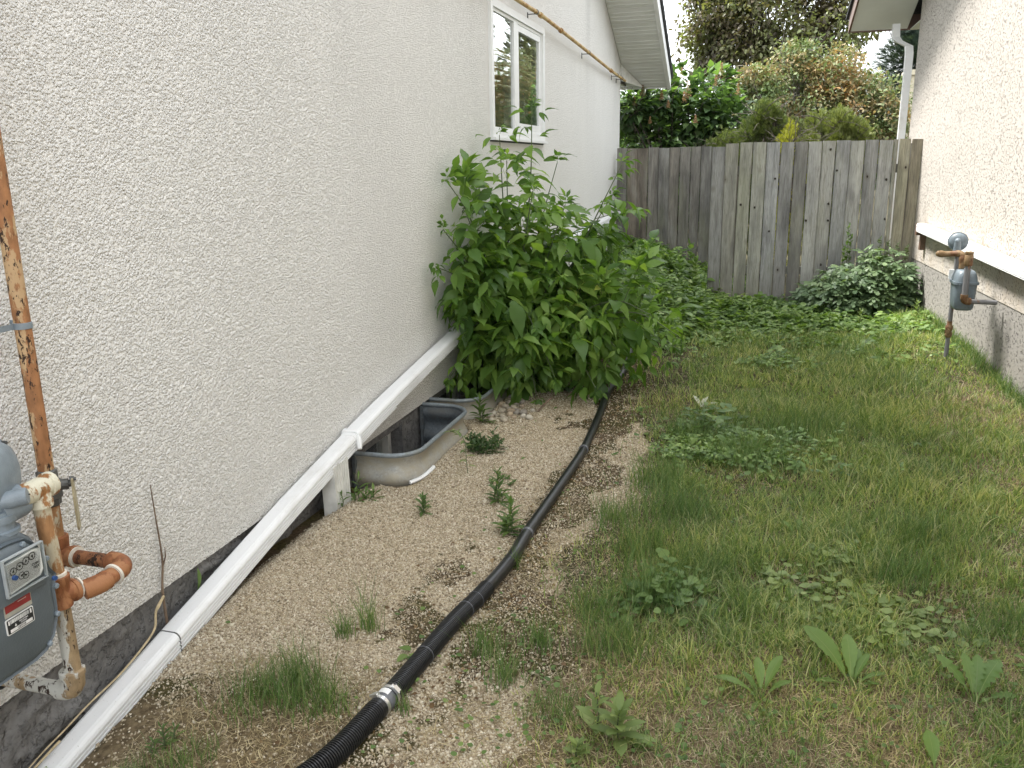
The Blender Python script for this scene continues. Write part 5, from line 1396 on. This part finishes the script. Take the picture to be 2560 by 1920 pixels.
weed("weed", .56, 4.39, "low dark bushy weed in a clump beside the nearer window well", "weed", lambda L, s: [stemmed(L, s, .545+random.Random(i).uniform(-.085, .09), 4.39+random.Random(i+50).uniform(-.06, .06), random.Random(i+9).uniform(.05, .12), 9, SM, .048) for i in range(16)], leaf_mat("dark_weed_leaf", [(0, (.04, .085, .03)), (1, (.08, .14, .05))], .5, .25))
weed("weed", .36, 4.93, "upright green weed growing in the gap between the two window wells", "weed", lambda L, s: (stemmed(L, s, .36, 4.93, .17, 24, LA, .095), stemmed(L, s, .38, 4.92, .1, 12, LA, .085)), M_weed)
def bent(L, s):
    P = spline([(.575, 4.05, -.01), (.565, 4.06, .07), (.55, 4.09, .15), (.50, 4.13, .20), (.44, 4.16, .185)], 5); s.tube(P, .0022, 6)
    for i, p in enumerate(P[3:]): L.put(LA[i % 4], [tuple(p)], (math.cos(i*2.2)-.3, math.sin(i*2.2), .1), (0, 0, 1), .055)
weed("weed", .575, 4.05, "thin bent over weed stem arching beside the dark bushy weed", "weed", bent, M_weed_p)
weed("weed", .09, 3.60, "small leafy weed at the foot of the upright downspout stub", "weed", lambda L, s: [stemmed(L, s, .15+dx, 3.56+dy, h, 8, LA, .07) for dx, dy, h in ((0, 0, .06), (.04, .04, .05), (-.03, -.08, .08), (.06, .09, .05), (.0, .05, .14))], M_weed)
weed("weed", .05, 2.70, "single green weed leaf poking from the cement base behind the long downspout", "weed", lambda L, s: (L.put(LA[0], [(.010, 2.50, .035)], (.03, .45, 1), (1, 0, .2), .085),), M_weed, False)
weed("weed", .10, 1.62, "small green weeds at the foundation behind the near end of the long downspout", "weed", lambda L, s: [stemmed(L, s, .06+dx, 1.70+dy, h, 8, LN, .045) for dx, dy, h in ((0, 0, .06), (-.01, -.1, .07), (0, .09, .05))], M_weed)
weed("weed", .414, 1.77, "small upright weed in dry grass at the lower left beside the long downspout", "weed", lambda L, s: (stemmed(L, s, .414, 1.77, .075, 18, LA, .042), stemmed(L, s, .43, 1.80, .05, 10, LA, .035), stemmed(L, s, .395, 1.75, .045, 10, LA, .035)), M_weed)
weed("weed", .80, 3.95, "tiny flat green weed on the gravel left of the hose", "weed", lambda L, s: [stemmed(L, s, .80+.06*math.cos(i*1.9), 3.95+.05*math.sin(i*1.9), .02, 5, LN, .035) for i in range(6)], M_weed)
weed("weed", 1.0, 2.36, "pair of small broad green leaves at the left side of the hose", "weed", lambda L, s: (L.put(LN[0], [(.955, 2.34, .02)], (-1, .2, .2), (0, 0, 1), .05), L.put(LN[1], [(.95, 2.32, .015)], (-.4, -1, .15), (0, 0, 1), .05), L.put(LN[1], [(.96, 2.33, .015)], (.7, -1, .35), (0, 0, 1), .035)), M_weed, False)
DKL = [blade_leaf(P_dock, .30, .55, .2, .10, i, .016) for i in range(4)]; DKJ = [blade_leaf(P_dock, .25, .5, .2, .30, i+5, .02) for i in range(3)]
RIBS = Leaves()
def rib_t(d, c):
    V = []; F = []
    for i in range(9):
        t = i/8; w_ = .011*(1-t)+.002; z_ = -d*t*t+c*t+.006; V += [(-w_, t, z_), (w_, t, z_)]
        if i: F += [(2*i-2, 2*i-1, 2*i+1), (2*i-2, 2*i+1, 2*i)]
    return np.array(V, float), F
def rosette(L, x, y, specs, tm):
    for i, (a, el, s, wd) in enumerate(specs):
        t = tm[i % len(tm)]; aa = R(a)
        RIBS.put(rib_t(.55 if tm is DKL else .5, .2), [(x+.01*math.cos(aa), y+.01*math.sin(aa), g1(x, y)+.004)], (math.cos(aa)*math.cos(R(el)), math.sin(aa)*math.cos(R(el)), math.sin(R(el))), (-math.cos(aa)*math.sin(R(el))+.001, -math.sin(aa)*math.sin(R(el)), math.cos(R(el))+.1), s)
        V = t[0].copy(); V[:, 0] *= wd; V[:, 2] = V[:, 2]
        a = R(a); L.put((V, t[1]), [(x+.01*math.cos(a), y+.01*math.sin(a), g1(x, y)+.004)], (math.cos(a)*math.cos(R(el)), math.sin(a)*math.cos(R(el)), math.sin(R(el))), (-math.cos(a)*math.sin(R(el))+.001, -math.sin(a)*math.sin(R(el)), math.cos(R(el))+.1), s)
# azimuth 0 = +x (right), 90 = away from the camera
weed("broadleaf_weed", 2.09, 2.39, "three leaved broad weed left of the largest one in the front lawn", "weed", lambda L, s: rosette(L, 2.09, 2.39, [(165, 30, .14, .75), (102, 70, .115, .85), (62, 60, .14, .75), (35, 40, .10, .7), (130, 45, .09, .7), (250, 20, .07, .7)], DKL), M_dock, False)
weed("broadleaf_weed", 2.36, 2.52, "largest broad leaved weed with two tall curled leaves in the front lawn", "weed", lambda L, s: rosette(L, 2.36, 2.52, [(142, 56, .21, 1.1), (96, 66, .155, .95), (78, 50, .13, .8), (30, 35, .11, .6), (10, 30, .08, .5), (190, 30, .10, .7), (60, 55, .12, .7)], DKL), M_dock, False)
weed("broadleaf_weed", 2.71, 2.53, "jagged dandelion like weed at the right of the front lawn", "weed", lambda L, s: rosette(L, 2.71, 2.53, [(140, 55, .155, .9), (105, 68, .14, .8), (80, 66, .14, .9), (50, 60, .15, 1.1), (15, 28, .12, .8)], DKJ), M_dock, False)
weed("broadleaf_weed", 2.54, 2.17, "single upright broad leaf at the bottom edge right of centre", "weed", lambda L, s: rosette(L, 2.54, 2.17, [(100, 65, .10, 1.3)], DKL), M_dock, False)
weed("broadleaf_weed", 2.20, 3.05, "small dandelion like weed at the left edge of the round leaved patch", "weed", lambda L, s: rosette(L, 2.24, 3.6, [(140, 55, .09, .9), (30, 48, .10, .9), (85, 60, .09, .8)], DKJ), M_dock, False)
weed("broadleaf_weed", 2.90, 2.78, "pale dandelion like rosette at the right edge of the frame", "weed", lambda L, s: rosette(L, 2.95, 2.78, [(a, 30, .07, .9) for a in (100, 150, 40, 200, 330)], DKJ), M_dock, False)
SG = [blade_leaf(P_lance, .25, .3, .1, 0, i) for i in range(3)]
weed("weed", 1.62, 2.05, "pale upright weed with soft pointed leaves at the bottom centre of the lawn", "weed", lambda L, s: (stemmed(L, s, 1.70, 2.08, .11, 20, [(v*np.array([1.5, 1, 1]), f) for v, f in SG], .095, bottom=.1), stemmed(L, s, 1.63, 2.10, .14, 12, [(v*np.array([1.5, 1, 1]), f) for v, f in SG], .07), stemmed(L, s, 1.60, 1.99, .045, 14, [(v*np.array([1.7, 1, 1]), f) for v, f in SG], .06)), M_weed_p)
def clump(L, cx, cy, sx, sy, n, s0, s1, h, tm=RL):
    r2 = np.random.default_rng(int(cx*100+cy*10)); x = r2.normal(cx, sx, n); y = r2.normal(cy, sy, n); z = gz(x, y)+h*r2.uniform(.25, 1, n)*np.exp(-((x-cx)/sx/2)**2)
    for k in range(len(tm)): q = np.arange(n) % len(tm) == k; L.put(tm[k], np.stack([x, y, z], 1)[q], rdir(q.sum(), -.25, .3), np.array([0, 0, 1])+rdir(q.sum())*.4, r2.uniform(s0, s1, q.sum()))
weed("weed_clump", 1.70, 2.88, "dense clump of round leaved weeds beside the gravel edge, left of the lawn", "weed clump", lambda L, s: (clump(L, 1.74, 2.92, .085, .09, 150, .024, .05, .10), clump(L, 1.60, 2.78, .05, .06, 50, .02, .04, .05)), M_weed, False)
weed("weed_clump", 2.35, 3.04, "spreading patch of pale round leaved weeds in the middle of the front lawn", "weed clump", lambda L, s: (clump(L, 2.30, 3.05, .11, .10, 120, .022, .045, .05), clump(L, 2.52, 2.98, .10, .12, 110, .022, .045, .05), clump(L, 2.40, 3.42, .07, .08, 60, .025, .045, .06), clump(L, 2.15, 3.2, .05, .05, 20, .025, .045, .05), clump(L, 2.62, 2.82, .1, .1, 50, .02, .035, .04), clump(L, 2.72, 3.0, .06, .08, 30, .025, .04, .04)), M_weed_p, False)
weed("weed_clump", 1.85, 4.95, "leafy weed clump in front of the silvery wilted leaves", "weed clump", lambda L, s: (clump(L, 1.78, 5.05, .10, .16, 120, .04, .08, .16, LN), clump(L, 1.90, 4.6, .08, .10, 70, .03, .06, .06)), M_weed, False)
weed("wilted_weed", 1.69, 5.66, "wilted weed showing silvery white leaf undersides in the lawn", "weed", lambda L, s: rosette(L, 1.70, 5.60, [(120, 40, .12, .7), (80, 38, .10, .8), (30, 25, .12, .8), (-20, 15, .13, .7), (60, 55, .09, .8)], [(blade_leaf(P_lance, .3, .3)[0]*np.array([1.3, 1, 1]), blade_leaf(P_lance, .3, .3)[1])]), M_silver, False)
# dark lobed plant by the right wall, and its airy neighbour
def dome(L, s, cx, cy, rx, ry, h, n, tm, s0, s1, seed):
    r2 = np.random.default_rng(seed); t = r2.uniform(0, 2*math.pi, n); u = r2.uniform(0, 1, n)**.45; x = cx+rx*u*np.cos(t); y = cy+ry*u*np.sin(t)
    z = g1(cx, cy)+h*np.sqrt(np.maximum(1-u**2*.85, .03))*r2.uniform(.45, 1, n)*(.8+.4*fbm(x*5, y*5, seed)); k = x < wx(y)-.06
    k &= y < 9.93
    x, y, z, t = x[k], y[k], z[k], t[k]; m_ = len(x); ch = r2.integers(0, len(tm), m_)
    d = np.stack([np.cos(t), np.sin(t)-.35, r2.uniform(-.35, .25, m_)], 1)+rdir(m_)*.5
    for q_ in range(len(tm)): q = ch == q_; L.put(tm[q_], np.stack([x, y, z], 1)[q], d[q], np.array([0, -.25, 1])+rdir(q.sum())*.35, r2.uniform(s0, s1, q.sum()))
    for i in range(26):
        a = i*2.4; s.tube([(cx+.03*math.cos(a), cy+.03*math.sin(a), g1(cx, cy)), (min(cx+rx*.6*math.cos(a), 3.5), cy+ry*.6*math.sin(a)-.02, g1(cx, cy)+h*.75)], [.006, .003], 5)
LB = [lobed(i) for i in range(5)]
weed("leafy_plant", 3.12, 9.42, "bushy dark green plant with deeply lobed leaves against the fence by the right wall", "plant", lambda L, s: (dome(L, s, 2.98, 9.45, .55, .42, .52, 520, LB, .075, .13, 3), dome(L, s, 3.28, 9.5, .34, .36, .72, 380, LB, .075, .13, 4)), M_mug)
weed("leafy_plant", 2.98, 9.75, "thin pale sapling rising above the dark lobed plant against the fence", "plant", lambda L, s: [stemmed(L, s, 2.93+dx, 9.8, h, 26, LN, .07, bottom=.45) for dx, h in ((0, .95), (.03, .82), (-.03, .7))], M_weed)
weed("leafy_plant", 3.38, 9.75, "tall airy plant with lobed leaves in the corner of fence and right wall", "plant", lambda L, s: [stemmed(L, s, 3.25+.09*i, 9.8, .80-.03*i, 22, LB, .07, bottom=.4) for i in range(4)], leaf_mat("paler_lobed_leaf", [(0, (.07, .11, .05)), (1, (.13, .18, .08))], .5, .25))
weed("leafy_plant", 1.33, 9.9, "young green sapling with broad leaves in front of the rear fence beside the front section", "plant", lambda L, s: [stemmed(L, s, 1.28+dx, 9.9+dy, h, 26, [(v*np.array([1.2, 1, 1]), f) for v, f in LN], .13, bottom=.2) for dx, dy, h in ((0, 0, .70), (-.12, .05, .5), (.06, -.05, .55))], M_cover)
weed("leafy_plant", 3.50, 8.75, "small bright green feathery plant at the foot of the right wall", "plant", lambda L, s: (stemmed(L, s, 3.50, 8.75, .20, 36, LA, .07), stemmed(L, s, 3.55, 8.6, .14, 20, LA, .06)), M_weed_p)
weed("leafy_plant", 3.05, 8.75, "small bright upright weed standing in front of the dark lobed plant", "plant", lambda L, s: (stemmed(L, s, 3.0, 8.7, .18, 30, LA, .08), stemmed(L, s, 2.7, 8.5, .15, 24, LA, .07)), M_weed_p)

# dry twig and straw stalk by the left foundation
m = MB(); m.tube(spline([(.012, 2.312, -.06), (.012, 2.312, .004), (.012, 2.310, .132), (.012, 2.329, .248), (.012, 2.322, .418), (.012, 2.317, .535)], 5), [.0065-.0002*i for i in range(26)], 8)
m.tube([(.012, 2.329, .22), (.014, 2.345, .25), (.014, 2.347, .285)], [.003, .0025, .001], 6)
o = m.build("dry_twig", M_stick, None, True, loc=(.1, 2.233, 0)); tag(o, "thin bare brown twig standing upright against the left house by the long downspout", "twig")
m = MB(); m.tube(spline([(.03, 2.292, .122), (.03, 2.245, .09), (.034, 2.222, .033), (.034, 2.156, .0), (.036, 2.034, -.030), (.034, 1.897, -.047), (.032, 1.794, -.068), (.03, 1.70, -.085), (.03, 1.6, -.11)], 5), [.0045-.00006*i for i in range(41)], 7)
m.tube([(.03, 2.288, .12), (.034, 2.255, .10), (.034, 2.232, .085)], [.005, .005, .002], 6); m.tube([(.05, 1.75, -.075), (.03, 1.62, -.12), (.02, 1.5, -.16)], [.004, .003, .002], 6)
o = m.build("dry_stalk", M_straw, None, True, loc=(.1, 2, 0)); tag(o, "pale straw coloured dead stalk lying between foundation and long downspout", "stalk")
m = MB(); m.tube(spline([(.66, 5.22, 0), (.69, 5.25, .04), (.74, 5.30, .09)], 4), [.006]*9, 6); m.tube([(.66, 5.22, -.01), (.655, 5.22, .01)], .008, 6)
o = m.build("dry_twig", M_stick, None, True, loc=(.66, 5.22, 0)); tag(o, "short dark twig leaning out of the gravel right of the pebble pile", "twig")

# ------------------------------------------------------------------ trees and shrubs behind the fence
def crown(lobes, n, s0, s1, tm, seed, gap=.42, freq=1.6, shell=.5, updir=(0, 0, 1), dmode='rand'):
    """leaves spread through overlapping ellipsoid lobes, thinned by noise so that gaps stay open"""
    r2 = np.random.default_rng(seed); L = Leaves(); vol = np.array([l[3]*l[4]*l[5] for l in lobes])**(2/3); vol /= vol.sum()
    P = []; D = []
    for l, f in zip(lobes, vol):
        k = int(n*f*1.9); d = r2.normal(size=(k, 3)); d /= np.linalg.norm(d, axis=1)[:, None]; u = r2.uniform(0, 1, k)**shell
        bump = .72+.55*fbm(d[:, 0]*2.6+l[0], d[:, 1]*2.6+d[:, 2]*3.1+l[2], seed, 3); p = d*(u*bump)[:, None]*np.array(l[3:6])+np.array(l[:3]); P.append(p); D.append(d)
    P = np.concatenate(P); D = np.concatenate(D)
    nz_ = fbm(P[:, 0]*freq+P[:, 1]*freq*.7, P[:, 2]*freq+P[:, 1]*freq*.5, seed+3, 4); k = nz_ > gap; P = P[k]; D = D[k]
    k = P[:, 2] > .02; P = P[k]; D = D[k]
    if len(P) > n: q = r2.permutation(len(P))[:n]; P = P[q]; D = D[q]
    ch = r2.integers(0, len(tm), len(P))
    for q_ in range(len(tm)):
        q = ch == q_; m_ = q.sum()
        if dmode == 'rand': d = D[q]*.6+rdir(m_)*.8+np.array([0, 0, -.25]); u = np.array([0, 0, 1])+rdir(m_)*.7
        elif dmode == 'up': d = D[q]*.45+rdir(m_)*.45+np.array([0, 0, .9]); u = rdir(m_)
        else: d = D[q]*1.0+rdir(m_)*.35+np.array([0, 0, -.2]); u = np.array([0, 0, 1])+rdir(m_)*.5
        L.put(tm[q_], P[q], d, u, r2.uniform(s0, s1, m_))
    return L
def limbs(base, lobes, r0, seed, sub=5, twig=.35):
    r2 = random.Random(seed); m = MB(); base = Vector(base)
    for l in lobes:
        c = Vector(l[:3]); mid = base.lerp(c, .5)+Vector((r2.uniform(-.1, .1), r2.uniform(-.1, .1), .1))*(c-base).length*.5
        P = spline([base, base.lerp(mid, .5)+Vector((r2.uniform(-.05, .05),)*3), mid, c], 5); m.tube(P, [r0*(1-.75*i/len(P)) for i in range(len(P))], 7)
        for k in range(sub):
            p = P[r2.randrange(len(P)//3, len(P))]; e = c+Vector((r2.uniform(-1, 1)*l[3], r2.uniform(-1, 1)*l[4], r2.uniform(-.6, 1)*l[5]))*.85
            q = spline([p, p.lerp(e, .5)+Vector((r2.uniform(-.1, .1), r2.uniform(-.1, .1), r2.uniform(0, .15)))*twig*2, e], 4); m.tube(q, [r0*.32*(1-.8*i/len(q))+.002 for i in range(len(q))], 5)
            for w_ in range(3):
                a = q[r2.randrange(2, len(q))]; e2 = a+Vector((r2.uniform(-1, 1), r2.uniform(-1, 1), r2.uniform(-.3, 1)))*twig; m.tube([a, a.lerp(e2, .5)+Vector((0, 0, .03)), e2], [r0*.12+.002, r0*.08+.002, .002], 4)
    return m
T_heart = [blade_leaf(P_heart, .25, .3, 0, 0, i) for i in range(3)]; T_small = [blade_leaf([(0, .03), (.3, .26), (.65, .22), (1, 0)], .3, .2, 0, 0, i) for i in range(3)]
SPY = [spray(i, 5, .09) for i in range(4)]
def tree(name, base, lobes, n, s0, s1, tm, mat, label, cat, seed, r0=.05, bark=None, trunk_to=None, **kw):
    root = empty(name, base, label, cat); L = crown(lobes, n, s0, s1, tm, seed, **kw); L.build("crown", mat, root)
    b = Vector(base)
    t = Vector(trunk_to) if trunk_to else b+Vector((0, 0, .35*(min(l[2] for l in lobes)-b.z)+.1))
    MB().tube(spline([b+Vector((0, 0, -.1)), b.lerp(t, .5)+Vector((.03, 0, 0)), t], 5), [r0*(1.25-.4*i/10) for i in range(11)], 9).build("trunk", bark or M_bark, root, True)
    limbs(t, lobes, r0*.7, seed).build("branches", bark or M_bark, root, True)
    return root
# lilac against the rear fence
LL = [(.35, 13.75, 2.55, .38, .25, .26), (.1, 13.45, 2.35, .3, .2, .25), (.35, 14.0, 1.7, .75, .7, .85), (1.0, 14.2, 2.25, .7, .6, .75), (.1, 13.9, 2.35, .55, .5, .45), (1.45, 14.1, 1.95, .5, .6, .65), (.6, 14.5, 2.7, .5, .5, .40), (.3, 14.2, .9, .8, .6, .7), (1.25, 14.3, 1.2, .6, .6, .7), (1.2, 14.5, 2.65, .4, .4, .4)]
LIL = tree("lilac_bush", (.7, 14.2, 0), LL, 6800, .09, .15, T_heart, M_lilac, "lush green lilac with heart shaped leaves and brown seed heads behind the rear fence", "bush", 41, .04, gap=.40, freq=1.9, shell=.42, dmode='hang')
q_ = random.Random(8); octa = RT[0]
for (x, z, y, h) in ((.25, 2.62, 13.25, .17), (.12, 2.48, 13.3, .12), (.52, 2.55, 13.3, .14), (.90, 2.62, 13.35, .24), (.84, 2.52, 13.4, .16), (.36, 2.20, 13.3, .10), (1.02, 2.20, 13.4, .12), (1.35, 2.88, 13.6, .22), (1.28, 2.75, 13.6, .15), (.62, 2.42, 13.3, .12), (1.6, 2.62, 13.7, .16), (.75, 2.90, 13.9, .16)):
    L = Leaves(); k = 110; t = np.random.default_rng(int(x*100)); u = t.uniform(0, 1, k); rr = .045*(1-u*.75)*h/.15; a = t.uniform(0, 6.28, k)
    L.put(octa, np.stack([x+rr*np.cos(a)*t.uniform(.2, 1, k), y+rr*np.sin(a), z-h/2+u*h], 1), rdir(k), rdir(k), t.uniform(.006, .012, k)); L.build("seed_head", M_seed, LIL)
tree("bronze_shrub", (2.9, 16.6, 0), [(2.9, 16.6, 2.2, 1.1, .9, 1.2), (2.1, 16.4, 2.7, .7, .6, .6), (3.7, 16.5, 2.1, .75, .7, .8), (2.95, 16.7, 3.15, .7, .6, .5), (3.55, 16.7, 2.7, .6, .6, .45), (2.2, 16.4, 1.7, .8, .7, .8), (1.75, 16.5, 2.9, .4, .4, .35), (2.5, 16.6, 3.35, .45, .4, .3), (4.1, 16.6, 2.3, .42, .5, .75)], 26000, .05, .09, T_small, M_orange,
     "twiggy shrub with bronze orange leaf tips behind the front fence section", "bush", 42, .05, mk_bark("grey_bark", (.14, .125, .11), (.26, .24, .21)), gap=.38, freq=2.4, shell=.5)
def plumes(cx, cy, rx, ztop, n, sd, r0=.09):
    q = random.Random(sd); o = [(cx, cy, ztop*.45, rx*.95, rx*.7, ztop*.36)]
    for i in range(n):
        a_ = q.uniform(-1, 1); zt = ztop*(1-.12*a_*a_)-q.uniform(0, .34); o.append((cx+a_*rx, cy+q.uniform(-.6, .6)*rx, zt-.18, r0*q.uniform(1.2, 2.2), r0*1.4, q.uniform(.14, .24)))
    return o
kw_ = dict(dmode='up', gap=.37, freq=4.5, shell=.4)
tree("cedar_shrub", (2.06, 12.2, 0), plumes(2.04, 12.2, .33, 2.30, 20, 1), 9000, .05, .09, SPY, M_cedar, "dark olive cedar top left of centre above the front fence", "bush", 43, .03, **kw_)
tree("cedar_shrub", (2.85, 12.4, 0), plumes(2.86, 12.4, .46, 2.26, 26, 2), 12000, .05, .09, SPY, leaf_mat("olive_cedar_spray", [(0, (.08, .11, .035)), (1, (.25, .28, .10))], .6, .25), "broad yellowish olive cedar right of centre above the front fence", "bush", 44, .03, **kw_)
tree("cedar_shrub", (1.55, 12.75, 0), plumes(1.55, 12.75, .30, 2.08, 14, 3), 5000, .05, .09, SPY, M_cedar, "small low cedar above the left end of the front fence beside the lilac", "bush", 45, .025, **kw_)
tree("golden_shrub", (2.30, 11.3, 0), plumes(2.32, 11.3, .15, 2.05, 7, 4, .05), 2000, .04, .07, SPY, M_cedar_y, "bright yellow tipped cedar peeking over the front fence between two olive ones", "bush", 46, .02, **kw_)
tree("chokecherry_tree", (1.9, 24, 0), [(1.9, 24, 4.6, 1.9, 1.6, 1.8), (.7, 24, 5.0, 1.1, 1.2, 1.1), (3.2, 24, 4.8, 1.3, 1.3, 1.4), (1.5, 24, 6.3, 1.5, 1.3, 1.2), (2.8, 24.5, 6.3, 1.3, 1.2, 1.2), (.3, 23.8, 4.1, .7, .8, .5), (.25, 24, 5.9, .6, .6, .5), (4.1, 24, 5.3, .8, .8, .9)], 28000, .09, .16, T_small, M_cherry,
     "tall purple and green leaved tree rising behind the shrubs against the sky", "tree", 47, .13, gap=.41, freq=1.5, shell=.6)
tree("spruce_tree", (8.0, 40, 0), [(8.0, 40, 2.6, 2.4, 2.2, 2.3), (7.9, 40, 5.0, 1.9, 1.8, 1.8), (7.9, 40, 7.2, 1.3, 1.3, 1.5), (7.9, 40, 9.0, .7, .7, 1.3)], 12000, .22, .38, SPY, M_spruce, "dark blue green spruce showing beside the far downspout of the right house", "tree", 48, .2, gap=.36, freq=1.0, dmode='hang')
tree("hedge_tree", (-1.5, 19, 0), [(-1.2, 18.5, 1.6, 1.4, .9, 1.2), (.4, 19, 1.4, 1.2, .8, 1.1), (-.4, 19, 2.2, 1.0, .8, .8), (2.0, 19.2, 1.5, 1.3, .8, 1.2), (3.2, 19.3, 1.6, 1.2, .8, 1.3), (2.4, 19.2, 2.6, .9, .6, .8), (3.6, 19.3, 2.6, .8, .6, .7)], 15000, .08, .13, T_heart, M_lilac, "shadowy green hedge filling the gaps low behind the lilac and the bronze shrub", "bush", 49, .06, gap=.35)
# trees that stand round the corner and show in the window's reflection
tree("plum_tree", (7.35, 28.5, 0), [(7.35, 28.5, 2.4, 1.0, 1.6, 1.6), (7.5, 28.3, 1.6, 1.1, 1.3, 1.1), (7.3, 28.6, 3.6, .8, 1.0, .8)], 8000, .12, .2, T_small, M_redtree, "dark red leaved tree behind the right house, seen reflected in the window", "tree", 50, .1, gap=.4)
tree("maple_tree", (10.6, 38, 0), [(10.6, 38, 4.0, 2.0, 2, 2.2), (11.5, 38, 3, 1.8, 1.8, 1.6), (9.8, 38.5, 2.4, 1.3, 1.5, 1.5)], 8000, .14, .24, T_small, M_greentree, "green tree behind the right house, seen reflected in the window", "tree", 51, .12, gap=.4)
# neighbour's cream chimney beyond the trees
NC = empty("cream_chimney", (4.45, 19, 0), "cream neighbouring chimney stack with a cap beyond the shrubs beside the far downspout", "chimney")
MB().box((4.66, 19, 0), (5.3, 19.6, 3.16)).build("stack", M_pillar, NC); MB().box((4.62, 18.95, 3.163), (5.34, 19.65, 3.26)).build("cap", M_pillar, NC)
